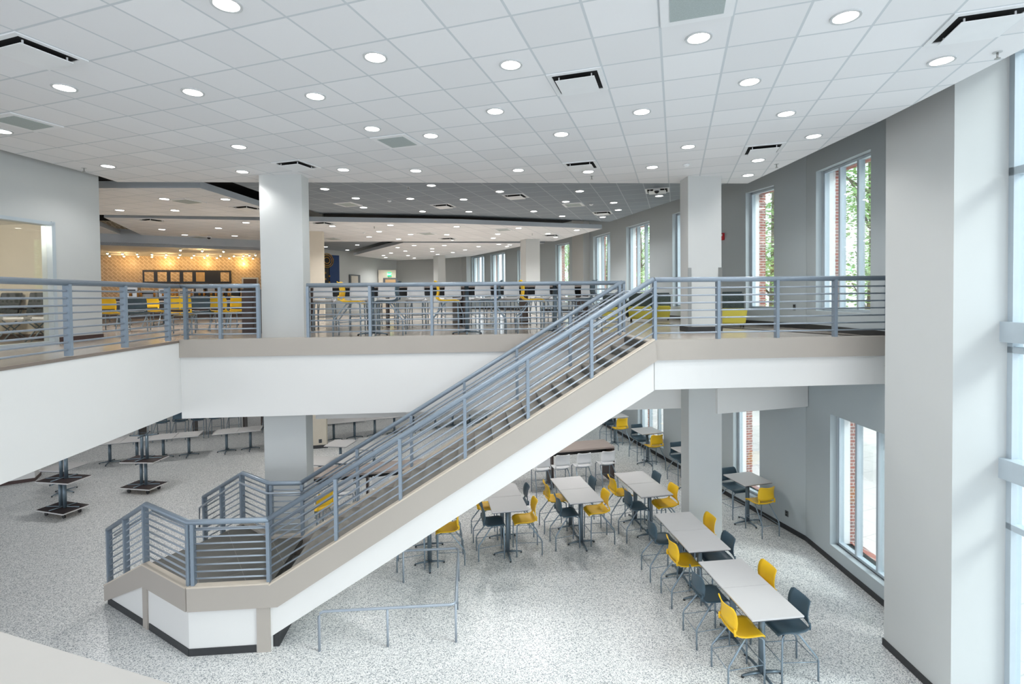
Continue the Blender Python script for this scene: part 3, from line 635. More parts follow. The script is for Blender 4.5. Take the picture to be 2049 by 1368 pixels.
# ================================================================== RAILINGS
def railing(name, pts, nrods, h, label, posts=None, base_gap=None, thick=.042, cap_posts=True, hand=None, hand_side=1, rodr=.0135, zoff=0):
    """pts: foot points (on the curb); h: height of the top rail; posts: fractions per segment"""
    r = empty(name, (0, 0, 0), label=label, cat='railing')
    H = Vector((0, 0, h))
    MB().tube([p + H for p in pts], thick, 12).build('top_rail', M['rail'], r)
    for si, (a, b) in enumerate(zip(pts, pts[1:])):
        for k in range(nrods):
            z = h*(k+1)/(nrods+1) - .012
            MB().tube([a+Vector((0, 0, z)), b+Vector((0, 0, z))], rodr, 8).build('rod', M['rail_thin'], r)
        d = (b-a); dxy = Vector((d.x, d.y, 0)).normalized()
        for f in (posts[si] if posts else (0, 1)):
            p = a.lerp(b, f)
            mb = MB().box((p.x, p.y, p.z+(h-.02)/2), (.05, .085, h-.02), math.atan2(dxy.y, dxy.x))
            for k in range(nrods):
                z = h*(k+1)/(nrods+1)-.012; mb.cyl((p.x, p.y, p.z+z), .02, .03, 8)
            mb.build('post', M['rail'], r)
    if hand:
        for (hp) in hand:
            MB().tube(hp, .02, 8).build('handrail', M['rail_thin'], r)
    return r
zr = ZU
nv = VN+.02; fvv = VFAR-.02
def hr(pts, s): # inner hand rail shifted sideways
    return [p + s for p in pts]
# left balcony rail (from behind the camera to the corner, then round to the left column)
le = [uv(-5.40, -1.6, zr), uv(-5.40, 9.80, zr)]
s_of = lambda v: (v+1.6)/11.4
railing('balcony_rail', le, 9, .985, 'blue grey balcony rail along the left edge up to the corner', [[s_of(v) for v in (-1.4, .8, 3.0, 5.1, 7.22, 8.32, 9.45)]])
railing('balcony_rail', [uv(-5.38, 9.83, zr), uv(-3.97, 9.83, zr)], 9, .985, 'short balcony rail between the left corner and the left column', [(.06, .5, .985)])
railing('balcony_rail', [uv(-3.10, 9.83, zr), uv(3.06, 9.83, zr)], 8, .985, 'long balcony rail behind the stair in front of the white bar stools', [(0.003, .19, .38, .58, .785, .995)])
# right balcony + stair near rail
railing('balcony_rail', [uv(2.99, 8.02, zr), uv(7.12, 8.05, zr)], 7, .985, 'balcony rail right of the stair head ending at the big pier', [(0.0, .262, .51, .76, .995)])
s0 = uv(U0, nv, 1.07); s1 = uv(2.97, nv, zr+.01)
nBr, nCr, nDr = uv(-4.34, nv, 1.085), nC + wn*.04 + Vector((0, 0, 1.085)), nD + wn*.04 + Vector((0, 0, .345))
off_in = V*.16+Vector((0, 0, -.10))
hand = [[s0+V*.09+Vector((0, 0, .80)), s1+V*.09+Vector((0, 0, .80))], [nDr+wn*.1+Vector((0, 0, .82)), nCr+wn*.1+Vector((0, 0, .82))], [nCr+wn*.1+Vector((0, 0, .82)), nBr+V*.1+Vector((0, 0, .82)), s0+V*.09+Vector((0, 0, .82))]]
railing('stair_rail', [nDr, nCr, nBr, s0], 8, .965, 'rail round the near side of the stair landing and lower flight', [(.02, .48, .97), (.995,), (.05, .985)], hand=hand[1:])
railing('stair_rail', [s0, s1], 7, .985, 'sloping rail on the near side of the long stair', [(.165, .328, .495, .66, .83)], hand=hand[:1])
t0 = uv(U0, fvv, 1.07); t1 = uv(2.92, fvv, zr+.01)
fBr, fCr, fDr = uv(-3.74, fvv, 1.085), fC - wn*.04 + Vector((0, 0, 1.085)), fD - wn*.04 + Vector((0, 0, .345))
hand = [[t0-V*.09+Vector((0, 0, .80)), t1-V*.09+Vector((0, 0, .80)), t1-V*.09+U*.55+Vector((0, 0, .80)), t1-V*.09+U*.66+Vector((0, 0, .72)), t1-V*.09+U*.66+Vector((0, 0, .5)), t1-V*.09+U*.5+Vector((0, 0, .44)), t1-V*.09+U*.1+Vector((0, 0, .44))], [fDr-wn*.1+Vector((0, 0, .3)), fDr-wn*.1+Vector((0, 0, .78))-wdir*.02, fCr-wn*.1+Vector((0, 0, .82)), fBr-V*.1+Vector((0, 0, .82)), t0-V*.09+Vector((0, 0, .82))]]
railing('stair_rail', [fDr, fCr, fBr, t0], 8, .965, 'rail round the far side of the stair landing and lower flight', [(.02, .48, .97), (.97,), (.05, .985)], hand=hand[1:])
railing('stair_rail', [t0, t1], 7, .985, 'sloping rail on the far side of the long stair', [(.165, .33, .495, .66, .83, .99)], hand=hand[:1])
# low guard under the stair
fr = empty('floor_guard_rail', (0, 0, 0), label='low U shaped pipe rail standing on the floor under the stair', cat='railing')
h = .615
def roundpts(P, rr=.07):
    out = [P[0]]
    for a, b, c in zip(P, P[1:], P[2:]):
        d1 = (a-b).normalized(); d2 = (c-b).normalized()
        out += [b+d1*rr, b+d1*rr*.35+d2*rr*.35, b+d2*rr]
    return out+[P[-1]]
P = [uv(-2.40, 7.9, 0), uv(-2.40, 7.9, h), uv(-.30, 7.88, h), uv(-.30, 9.66, h), uv(-2.4, 9.66, h), uv(-2.4, 9.66, 0)]
MB().tube(roundpts(P), .021, 10).build('pipe', M['rail_thin'], fr)
for p in (uv(-1.36, 7.9), uv(-.30, 7.90), uv(-.30, 8.74), uv(-.3, 9.62), uv(-1.35, 9.66)):
    MB().tube([p, p+Vector((0, 0, h))], .019, 8).build('post', M['rail_thin'], fr)
    
# ================================================================== FURNITURE
def shell(mb, prof, w_at, th=.012, curve=.0, n=9, cup=0):
    "prof: list of (y,z,width,cup) ; builds a bent sheet"
    rows = []
    for (y, z, w, cp, ny, nz) in prof:
        row = []
        for j in range(n):
            t = -1+2*j/(n-1); x = t*w/2; k = cp*(t*t)
            row.append((x, y+ny*k, z+nz*k))
        rows.append(row)
    bm = mb.bm; top = [[bm.verts.new(p) for p in r] for r in rows]
    bot = []
    for i, r in enumerate(rows):
        ny, nz = prof[i][4], prof[i][5]
        bot.append([bm.verts.new((p[0]*.995, p[1]-ny*th, p[2]-nz*th)) for p in r])
    m = len(rows)
    for i in range(m-1):
        for j in range(n-1):
            for g, s in ((top, 1), (bot, -1)):
                q = (g[i][j], g[i][j+1], g[i+1][j+1], g[i+1][j]); f = bm.faces.new(q if s > 0 else q[::-1]); f.smooth = True
    for i in range(m-1):
        for j in (0, n-1): bm.faces.new((top[i][j], top[i+1][j], bot[i+1][j], bot[i][j]))
    for i in (0, m-1):
        for j in range(n-1): bm.faces.new((top[i][j], top[i][j+1], bot[i][j+1], bot[i][j]))
    bmesh.ops.recalc_face_normals(bm, faces=bm.faces[:]); return mb
def make_stool(name, m, hs=.70, cat='bar stool'):
    "faces +Y, origin on the floor under the seat"
    o = empty(name, cat=cat)
    z = hs
    seat = [(.235, z-.045, .36, 0, .6, .8), (.215, z-.012, .42, .012, .3, .95), (.15, z, .455, .02, 0, 1), (.05, z-.008, .465, .026, 0, 1), (-.06, z-.014, .46, .028, 0, 1), (-.15, z-.008, .45, .03, .1, 1), (-.205, z+.012, .44, .03, .5, .85), (-.232, z+.045, .43, .03, .85, .5)]
    shell(MB(), seat, None).build('seat', m, o)
    back = [(-.238, z+.10, .43, .034, 1, .1), (-.232, z+.15, .43, .036, 1, 0), (-.228, z+.21, .425, .04, 1, 0), (-.236, z+.28, .42, .042, 1, .1), (-.252, z+.34, .41, .042, 1, .2), (-.275, z+.385, .39, .04, 1, .3), (-.288, z+.40, .34, .035, .9, .4)]
    shell(MB(), back, None).build('backrest', m, o)
    for s in (-1, 1): MB().tube([(s*.205, -.222, z+.03), (s*.205, -.232, z+.07), (s*.203, -.226, z+.12)], [.02, .017, .016], 6).build('back_support', m, o)
    fx = .215
    for s in (-1, 1):
        MB().tube([(s*.15, .13, z-.035), (s*(fx-.02), .165, z-.035), (s*fx, .19, z-.06), (s*fx, .2, .3), (s*fx, .2, 0)], .0138, 7).build('leg', M['steel'], o)
        if hs > .6: pr = [(s*.14, -.03, z-.035), (s*(fx-.03), -.08, z-.05), (s*(fx+.01), -.325, .335), (s*(fx+.012), -.34, .29), (s*(fx+.012), -.34, 0)]
        else: pr = [(s*.14, -.05, z-.035), (s*(fx-.03), -.09, z-.05), (s*(fx+.01), -.28, .03), (s*(fx+.012), -.29, 0)]
        MB().tube(pr, .0138, 7).build('leg', M['steel'], o)
    MB().tube([(-.15, .13, z-.032), (-.15, -.14, z-.032), (.15, -.14, z-.032), (.15, .13, z-.032), (-.15, .13, z-.032)], .009, 6).build('seat_frame', M['steel'], o)
    if hs > .6:
        zz = .30
        MB().tube([(-fx, .2, zz), (fx, .2, zz)], .007, 6).tube([(-fx, -.34, zz-.03), (fx, -.34, zz-.03)], .006, 6).tube([(-fx, .2, zz), (-fx-.01, -.34, zz-.03)], .006, 6).tube([(fx, .2, zz), (fx+.01, -.34, zz-.03)], .006, 6).build('footrest', M['steel'], o)
    return o
SY = make_stool('bar_stool', M['yellow']); SG = make_stool('bar_stool', M['charcoal']); SW = make_stool('bar_stool', M['whitep'])
CYL = make_stool('side_chair', M['yellow'], .45, 'chair'); CG = make_stool('side_chair', M['charcoal'], .45, 'chair'); 
def make_table(name, h, n=1, flip=False):
    "square top on a post with four feet"
    o = empty(name, cat='table'); s = .755
    MB().box((0, 0, h-.011), (s, s, .022)).build('tabletop', M['top'], o, bevel=.004)
    MB().box((0, 0, h-.028), (s-.012, s-.012, .012)).build('edge_strip', M['topedge'], o)
    MB().box((0, 0, h-.042), (.42, .05, .018)).box((0, 0, h-.042), (.05, .42, .018)).build('bracket', M['steel_dark'], o)
    mb = MB(); mb.tube([(0, 0, .05), (0, 0, h-.04)], .045, 14); mb.build('post', M['steel_dark'], o)
    for k in range(4):
        a = k*PI/2; d = Vector((math.cos(a), math.sin(a), 0)); L = .36 if k % 2 else .30
        mb = MB().tube([d*.02+Vector((0, 0, .055)), d*(L*.6)+Vector((0, 0, .045)), d*L+Vector((0, 0, .028))], [.03, .024, .016], 8, .7)
        f = mb.build('foot', M['steel_dark'], o)
        MB().cyl(d*(L-.01)+Vector((0, 0, .009)), .02, .018, 10).build('glide', M['glide'], f)
    return o
TH = make_table('high_table', 1.07); TL = make_table('low_table', .74)
def face(d): return math.atan2(-d.x, d.y)           # +Y turned to point along d
def pair_table(c, ang, names, spec, tag_):
    "two high tables in line with four stools; ang = direction of the short side"
    c = Vector((*c, 0)); S = Vector((math.cos(ang), math.sin(ang), 0)); Ld = Vector((S.y, -S.x, 0))   # Ld towards the camera
    for s, w in ((-1, 'far'), (1, 'near')):
        place(TH, c+Ld*(s*.378), ang, 'grey topped high table, %s half of %s' % (w, names), 'high tables set in pairs')
    for side, s, w, colr, lat in spec:
        sg = -1 if side == 'left' else 1
        p = c + Ld*(s*.40 + (-.06 if s < 0 else -.05)) + S*(sg*lat)
        root = SY if colr == 'yellow' else SG
        place(root, p, face(-S*sg), '%s stool, %s %s side of %s' % (colr if colr == 'yellow' else 'charcoal', w, side, names), 'bar stools at the paired high tables')
A_ = math.radians
pair_table((1.0, 8.17), A_(24.5), 'the nearest table pair', [('left', -1, 'far', 'grey', .33), ('left', 1, 'near', 'yellow', .28), ('right', -1, 'far', 'yellow', .42), ('right', 1, 'near', 'grey', .38)], 'A')
pair_table((.24, 9.84), A_(24.5), 'the table pair in front of the right column', [('left', -1, 'far', 'grey', .33), ('left', 1, 'near', 'yellow', .27), ('right', -1, 'far', 'yellow', .42), ('right', 1, 'near', 'grey', .34)], 'B')
pair_table((-.75, 12.0), A_(29), 'the table pair left of the right column', [('left', -1, 'far', 'yellow', .33), ('left', 1, 'near', 'grey', .30), ('right', -1, 'far', 'grey', .38), ('right', 1, 'near', 'yellow', .38)], 'C')
pair_table((-2.17, 11.22), A_(29.5), 'the table pair before the white stools', [('left', -1, 'far', 'yellow', .33), ('left', 1, 'near', 'grey', .30), ('right', -1, 'far', 'grey', .36), ('right', 1, 'near', 'yellow', .36)], 'D')
pair_table((-3.57, 10.34), A_(28), 'the table pair half hidden by the stair', [('left', -1, 'far', 'yellow', .33), ('left', 1, 'near', 'grey', .30), ('right', -1, 'far', 'grey', .36), ('right', 1, 'near', 'yellow', .36)], 'E')
pair_table((-4.97, 9.49), A_(28), 'the table pair behind the low floor rail', [('left', 1, 'near', 'grey', .30), ('right', -1, 'far', 'grey', .36), ('right', 1, 'near', 'yellow', .36)], 'F')
# single tables along the window wall
wn1 = nout(D1)
for k, (c, nm, sp) in enumerate((((1.62, 13.02), 'the small table between right column and big pier', ('grey', 'yellow')), ((.38, 14.95), 'the small table half hidden by the right column', ('grey', 'yellow')), ((-.88, 16.75), 'the small table before the lower window left of the column', ('grey', 'yellow')), ((-2.12, 18.6), 'the farthest small table by the window wall', ('grey', 'yellow')))):
    c = Vector((*c, 0)); place(TH, c, math.atan2(D1.y, D1.x), 'single high table, %s' % nm[4:], 'single high tables by the window wall')
    for s, colr in ((1, sp[0]), (-1, sp[1])):
        place(SG if colr == 'grey' else SY, c + D1*(s*.42) + wn1*(-.02), face(-D1*s), '%s stool at %s' % ('charcoal' if colr == 'grey' else 'yellow', nm), 'bar stools along the window wall')
# communal tables
def make_communal(L, name='communal_table'):
    o = empty(name, cat='table')
    MB().box((0, 0, 1.045), (L, .78, .05)).build('tabletop', M['woodtop'], o, bevel=.004)
    MB().box((0, .12, .90), (L-.13, .06, .24)).build('apron', M['black'], o)
    for s in (-1, 1): MB().box((s*(L/2-.035), 0, .51), (.06, .76, 1.02)).build('end_panel', M['darkwood'], o)
    MB().box((0, 0, .51), (.05, .6, 1.02)).build('middle_panel', M['darkwood'], o)
    return o
cdir = Vector((math.cos(A_(31)), math.sin(A_(31)), 0)); cn = Vector((-cdir.y, cdir.x, 0))
ce = at(1230, 893, 1.07); ce.z = 0
CT = make_communal(3.7)
cc = ce + cn*.39 - cdir*1.85
place(CT, cc, A_(31), 'long wood topped communal table downstairs at the right, white stools along it', 'communal tables')
for x, nm in ((1211, 'rightmost'), (1163, 'second from the right'), (1121, 'third from the right'), (1082, 'fourth from the right, nearly under the stair')):
    p0 = ce - cn*.20; q0 = p0+cdir
    s, z_ = onw(p0, q0, x, 910); p = p0 + cdir*s
    place(SW, p, face(cn), 'white stool at the right communal table downstairs, %s' % nm, 'white stools at the lower communal tables')
cc2 = at(735, 938, 1.07); cc2.z = 0
cc2 = cc2 + cn*.1
place(CT, cc2, A_(31), 'wood topped communal table seen through the stair rails', 'communal tables')
for k, nm in enumerate(('leftmost', 'second', 'third', 'rightmost')):
    place(SW, cc2 - cn*.55 + cdir*(-1.35+k*.85), face(cn), 'white stool at the communal table behind the stair, %s from the left' % nm if 0 < k < 3 else 'white bar stool at the communal table behind the stair, %s' % nm, 'white stools at the lower communal tables')
p = at(640, 1000, .7); p.z = 0
place(SY, Vector((-7.35, 8.15, 0)) if False else at(641, 1075, 0), face(Vector((-1, .3, 0))), 'yellow bar stool seen through the stair rails beside the left column')
cc3 = at(390, 868, 0)
cdf = Vector((math.cos(A_(37.5)), math.sin(A_(37.5)), 0)); cnf = Vector((-cdf.y, cdf.x, 0))
place(CT, cc3+cnf*.1, A_(37.5), 'far communal table downstairs under the left beam', 'communal tables')
for k in range(6):
    place(SG, cc3 - cnf*.50 + cdf*(-1.6+k*.62), face(cnf), 'charcoal bar stool at the far communal table under the left beam, %s from the left' % ORD[k], 'dark stools at the far communal table')
cc4 = cc3 + cdf*4.3; place(CT, cc4+cnf*.1, A_(37.5), 'far communal table downstairs just left of the left column', 'communal tables')
for k in range(3):
    place(SG, cc4 - cnf*.50 + cdf*(-1.5+k*.62), face(cnf), 'charcoal bar stool by the left column at the far communal table, %s from the left' % ORD[k], 'dark stools at the far communal table')
# low tables in rows at the left of the lower hall
rows = [([(223.6, 925.7), (275, 920.5), (327, 915.7), (375.4, 910.7)], 'the left row below the balcony', 'left row of low tables'), ([(455, 903), (500.3, 898.3)], 'the row ending behind the left column', 'middle row of low tables'),
        ([(674, 880), (708, 878), (748, 872), (786, 867.5), (822, 863)], 'the row right of the beige wall end', 'right row of low tables'), ([(872, 857), (907, 853), (939, 848.5), (972, 844)], 'the farthest row seen through the stair', 'farthest row of low tables')]
for pts, nm, grp in rows:
    a, b = at(*pts[0], 0), at(*pts[-1], 0); d = (b-a); dd = d.normalized(); n = len(pts)
    for k in range(n):
        p = (a+b)/2 + dd*((k-(n-1)/2)*.765)
        place(TL, p, math.atan2(dd.y, dd.x), 'low grey table in %s, %s from the left' % (nm, ORD[k]), grp)
for (x, y), lb in (((681, 886), 'single low square table right of the left column'), ((748, 892), 'low square table behind the stair rail next to the single one'), ((640, 921), 'low square table partly behind the left column'), ((692, 917), 'low square table nearest the wood communal table'), ((128, 933), 'low table behind the left stack of upturned tables')):
    p = at(x, y, .74); p.z = 0; place(TL, p, A_(10), lb)
# upturned tables stacked on dollies
def make_flipped():
    o = empty('upturned_table', cat='table')
    MB().box((0, 0, .012), (.98, .62, .024)).build('tabletop', M['top'], o); MB().box((0, 0, .028), (.95, .59, .01)).build('underside', M['blackboard'], o)
    for s in (-1, 1):
        MB().tube([(s*.075, 0, .03), (s*.075, 0, .70)], .04, 12).build('post', M['steel_dark'], o)
    MB().tube([(-.42, -.1, .045), (.0, 0, .05), (.42, .1, .045)], .013, 6).tube([(.0, 0, .05), (-.05, -.28, .045)], .013, 6).tube([(0, 0, .05), (.08, .28, .045)], .013, 6).build('bracket', M['steel'], o)
    for k in range(4):
        a = k*PI/2+.3; d = Vector((math.cos(a), math.sin(a), 0))
        f = MB().tube([d*.02+Vector((0, 0, .70)), d*.36+Vector((0, 0, .715))], [.026, .014], 8).build('foot', M['steel_dark'], o)
        MB().cyl(d*.35+Vector((0, 0, .73)), .018, .016, 8).build('glide', M['glide'], f)
    return o
FT = make_flipped()
DY = empty('furniture_dolly', cat='dolly')
MB().box((0, 0, .13), (.75, .45, .035)).build('platform', M['board'], DY)
for sx in (-1, 1):
    for sy in (-1, 1):
        w = MB(); 
        q = bmesh.ops.create_cone(w.bm, segments=16, cap_ends=True, radius1=.05, radius2=.05, depth=.03)
        bmesh.ops.transform(w.bm, matrix=Matrix.Translation((sx*.31, sy*.18, .05)) @ Matrix.Rotation(PI/2, 4, 'X'), verts=q['verts'])
        w.box((sx*.31, sy*.18, .095), (.05, .05, .035)); w.build('caster', M['glide'], DY)
for i, (x, y, nm) in enumerate(((126, 1015, 'left'), (288, 970, 'right'))):
    p = at(x, y, .17); p.z = 0; rz = A_(2) if i == 0 else A_(8)
    place(DY, p, rz, 'wooden dolly under the %s stack of upturned tables' % nm, 'dollies with stacked tables')
    place(FT, p+Vector((0, 0, .149)), rz, 'upturned table on the dolly, bottom of the %s stack' % nm, 'stacked upturned tables')
    place(FT, p+Vector((.03, .02, .149+.740)), rz+.12, 'upturned table on top of the %s stack' % nm, 'stacked upturned tables')
# low white partition at the far lower left
p0 = at(-20, 975, 0); p1 = at(70, 962, 0); p0.z = p1.z = 0
lw = empty('low_partition', (0, 0, 0), label='low white partition with dark base at the lower left edge', cat='partition')
d = (p1-p0).normalized(); n = Vector((-d.y, d.x, 0)); c = (p0+p1)/2 + n*.3
MB().box((c.x, c.y, .55), ((p1-p0).length, .6, .9), math.atan2(d.y, d.x)).build('panel', M['white'], lw); MB().box((c.x, c.y, .05), ((p1-p0).length+.02, .62, .10), math.atan2(d.y, d.x)).build('base', M['basebrown'], lw)

# ------------------------------------------------------------------ upper floor furniture
def up(x, y): return Vector((x, y, ZF))
for k, (uu, vv, lb) in enumerate(((-2.02, 10.52, 'left'), (-.09, 10.50, 'middle'), (1.76, 10.50, 'right'))):
    place(TH, uv(uu, vv, ZF), AU, 'high table behind the balcony rail, %s one of three' % lb, 'high tables behind the balcony rail')
for x, s, colr, lb in ((679, 1, 'yellow', 'left'), (800, -1, 'grey', 'left'), (872, 1, 'yellow', 'middle'), (1003, -1, 'grey', 'middle'), (1041, 1, 'yellow', 'right'), (1191, -1, 'grey', 'right')):
    P_ = uv(0, 10.5); Q_ = uv(1, 10.5); s_, _z = onw(P_, Q_, x, 580); p = uv(s_ + s*.26, 10.5, ZF)
    place(SY if colr == 'yellow' else SG, p, face(U*s), '%s bar stool side on at the %s high table behind the balcony rail' % ('yellow' if colr == 'yellow' else 'charcoal', lb), 'stools at the high tables behind the rail')
r0 = up(-7.98, 10.02); r1 = up(-2.41, 14.13); r0.z = r1.z = 0; rd = (r1-r0).normalized(); rn = Vector((-rd.y, rd.x, 0)); rang = math.atan2(rd.y, rd.x)
for k, x in enumerate((647, 718, 773, 830, 903, 962, 1019, 1080, 1130, 1170)):
    s_, _z = onw(r0, r1, x, 590); p = r0 + rd*s_; p.z = ZF
    place(SW, p, face(rn), 'white bar stool seen from behind through the balcony rail, %s from the left' % ORD[k], 'white stools along the upper communal tables')
for k in range(2):
    c = r0 + rd*(1.55+k*3.75) + rn*.62; c.z = ZF; place(CT, c, rang, 'upper communal table behind the white stools, %s one' % ('left', 'right')[k], 'communal tables')
for k in range(9):
    c = r0 + rd*(.05+k*.80) + rn*1.27; c.z = ZF
    place(SW, c, face(-rn), 'white bar stool on the far side of the upper communal tables, %s from the left' % ORD[k], 'white stools on the far side upstairs')
# regular chairs and tables before the servery
for x, y, colr, rz, lb in ((222, 626, 'y', .1, 'yellow side chair nearest the left wall corner'), (277, 626, 'g', -.2, 'charcoal side chair second from the left before the servery'), (313, 622, 'y', .3, 'yellow side chair right of the left charcoal chair'), (365, 628, 'y', -.1, 'yellow side chair behind the balcony corner post'), (407, 625, 'g', .1, 'charcoal side chair right of the middle yellow chair'), (448, 624, 'y', .4, 'yellow side chair right of the right charcoal chair'), (478, 618, 'y', -.3, 'smallest yellow side chair beside the dark cabinet'), (238, 615, 'g', 2.9, 'charcoal side chair behind the leftmost table')):
    p = at(x, y, ZF+.45 if y > 620 else ZF+.5); p.z = ZF
    d = Vector((-.6+rz, .8, 0)).normalized()
    place(CYL if colr == 'y' else CG, p, face(d) + (PI if lb.startswith('charcoal side chair behind') else 0), lb, 'side chairs before the servery')
for x, lb in ((240, 'left'), (330, 'middle'), (455, 'right')):
    p = at(x, 655, ZF); place(TL, p*1.08 - Vector((0, 0, p.z*1.08-ZF)), kang, 'low table among the side chairs before the servery, %s one' % lb, 'low tables before the servery')
# dark cabinet near the left column
p = at(497, 668, ZF); cb = empty('waste_cabinet', p, AU, label='tall dark brown cabinet left of the left column', cat='cabinet')
MB().box((0, .2, .48), (.26, .4, .96)).build('body', M['darkwood'], cb); MB().box((0, .2, .975), (.29, .43, .03)).build('top', M['black'], cb); MB().box((0, -.006, .5), (.21, .012, .8)).build('door', M['darkwood'], cb)
# servery counter, equipment and menu board
kc = lambda x: onw(K0, K1, x, 560)[0]
s0_, s1_ = kc(204), kc(500)
def kpt(s, n, z): q = K0 + kd*s + kn*n; return Vector((q.x, q.y, z))
ct = empty('servery_counter', kpt((s0_+s1_)/2, 1.5, ZF), kang, label='long dark servery counter with black top below the tiled wall', cat='counter')
Lc = s1_-s0_
MB().box((0, 0, .42), (Lc, .7, .84)).build('body', M['darkwood'], ct); MB().box((0, 0, .87), (Lc+.1, .8, .06)).build('worktop', M['black'], ct)
MU = empty('menu_board', cat='menu board')
m0, zt_ = onw(K0, K1, 286, 540); m1, zb_ = onw(K0, K1, 463, 567)
mw = m1-m0; mh = zt_-zb_
mu = empty('menu_board', kpt((m0+m1)/2, .04, (zt_+zb_)/2), kang, label='long black framed menu board with six pale panels on the tiled wall', cat='menu board')
bpy.data.objects.remove(MU)
MB().box((0, 0, 0), (mw, .06, mh)).build('frame', M['black'], mu)
for k in range(7):
    if k == 5: continue
    MB().box((-mw/2+mw*(k+.5)/7, -.034, 0), (mw/7*.70, .012, mh*.70)).build('panel', M['kitchen'] if k != 4 else M['board'], mu)
mu.rotation_euler.z = kang
d0, dz = onw(K0, K1, 484, 555); d1 = onw(K0, K1, 517, 556)[0]
dr = empty('door_1', kpt((d0+d1)/2, .02, ZF), kang, label='dark brown door in grey frame at the right end of the tiled wall', cat='door', kind='structure')
MB().box((0, 0, (dz-ZF)/2), (d1-d0, .06, dz-ZF)).build('door_frame', M['edge'], dr); MB().box((0, -.04, (dz-ZF)/2-.03), (d1-d0-.14, .03, dz-ZF-.08)).build('door_leaf', M['darkwood'], dr)
MB().box(((d1-d0)*.32, -.065, 1.0), (.12, .03, .03)).build('door_handle', M['steelplain'], dr)
eq = [(265, .5, .42, 'steelplain', 'coffee_brewer', 'steel brewer on the left part of the servery counter', 'coffee maker'), (300, .7, .3, 'metal_white', 'display_case', 'pale low case on the servery counter left of centre', 'display case'), (330, .35, .36, 'steelplain', 'coffee_brewer', 'steel brewer in the middle of the servery counter', 'coffee maker'), (374, .6, .32, 'metal_white', 'display_case', 'pale low case on the servery counter right of centre', 'display case'), (402, .4, .52, 'black', 'espresso_machine', 'black coffee machine on the right part of the counter', 'coffee maker'), (425, .4, .55, 'black', 'espresso_machine', 'black coffee machine right of the first black one', 'coffee maker'), (448, .3, .5, 'black', 'espresso_machine', 'black coffee machine near the right end of the counter', 'coffee maker'), (472, .32, .5, 'black', 'soda_dispenser', 'black drinks dispenser at the right end of the counter', 'dispenser')]
for x, w, h_, mm, nm, lb, cat in eq:
    s_ = onw(K0+kn*1.5, K1+kn*1.5, x, 590)[0]
    o = empty(nm, kpt(s_, 1.5, ZF+.90), kang, label=lb, cat=cat)
    MB().box((0, 0, h_/2), (w, .4, h_)).build('body', M[mm], o, bevel=.01); MB().box((0, -.205, h_*.6), (w*.7, .02, h_*.35)).build('front_panel', M['steelplain'] if mm == 'black' else M['black'], o)
    if 'machine' in nm or 'brewer' in nm: MB().cyl((0, -.24, h_*.25), .05, h_*.3, 12).build('jug', M['amber'], o)
BT = empty('bottle', cat='bottle'); MB().cyl((0, 0, .09), .04, .18, 10).cyl((0, 0, .23), .015, .1, 8).build('body', M['amber'], BT); MB().cyl((0, 0, .285), .018, .02, 8).build('cap', M['black'], BT)
for k, x in enumerate((252, 283, 289, 315, 345, 352, 360, 388, 413, 436, 461)):
    s_ = onw(K0+kn*1.35, K1+kn*1.35, x, 590)[0]; place(BT, kpt(s_, 1.76, ZF+.90), 0, 'small amber bottle on the servery counter, %s from the left' % ORD[k], 'bottles on the servery counter')
# far end of the upper floor: blue panel, doors, exit sign
def onseg(P, Q, x0, x1, y0, y1, dep, m, name, parent=None, off=0, both=False):
    a, zt = onw(P, Q, x0, y0); b, zb = onw(P, Q, x1, y1); D = (Q-P).normalized(); N = Vector((D.y, -D.x, 0))
    c = P + D*((a+b)/2) + N*(off+dep/2); return MB().box((c.x, c.y, (zt+zb)/2), (abs(b-a), dep, abs(zt-zb)), math.atan2(D.y, D.x)).build(name, m, parent)
PA = at(640, 505, ZC)*1.0; PA = Vector((-17.7, 20.9, 0)); PB = Vector((-16.9, 22.9, 0))
art = empty('art_panel', (0, 0, 0), label='tall mural panel, black with gold ornament and deep blue, behind the beige wall end', cat='mural')
onseg(PA, PB, 640, 657.5, 508, 572, .08, M['black'], 'black_field', art); onseg(PA, PB, 657.5, 678, 510, 572, .08, M['blue'], 'blue_field', art)
s_, z_ = onw(PA, PB, 652, 521); dA = (PB-PA).normalized(); nA_ = Vector((dA.y, -dA.x, 0)); c = PA + dA*s_ + nA_*.1
for rr in (.16, .27, .36):
    MB().tube([c + dA*(rr*math.cos(t*PI/10)) + Vector((0, 0, z_+rr*math.sin(t*PI/10))) for t in range(21)], .022, 6).build('ring_ornament', M['gold'], art)
for k in range(9):
    q = PA + dA*(s_ + (.12 if k % 2 else -.1)) + nA_*.1; MB().ball((q.x, q.y, z_-.65-k*.16), .05, seg=8).build('gold_disc', M['gold'], art)
nm = 2
for P_, Q_, x0, x1, y0, lb, mm in ((B1, B2, 698, 720, 549, 'pale door with dark frame on the far left wall', 'blind'), ):
    r_ = empty('door_%d' % nm, (0, 0, 0), label=lb, cat='door', kind='structure'); nm += 1
    onseg(P_, Q_, x0, x1, y0, 592, .05, M['topedge'], 'door_frame', r_, off=.01); onseg(P_, Q_, x0+3, x1-5, y0+2.5, 592, .06, M[mm], 'door_leaf', r_, off=.02)
E0 = Vector((-17.75, 27.4, 0)); E1 = Vector((-15.6, 28.6, 0))
ed = (E1-E0).normalized()
x_a, _ = onw(E0, E1, 757, 540); x_b, _ = onw(E0, E1, 792, 540); ea, eb = E0+ed*x_a, E0+ed*x_b
_, ztop = onw(E0, E1, 775, 540)
wallseg(ea, eb, ZF, ztop, M['wall_beige'], 'wall_recess', 'beige lobby front with the exit sign')
r_ = empty('door_3', (0, 0, 0), label='tan door in dark frame under the exit sign', cat='door', kind='structure')
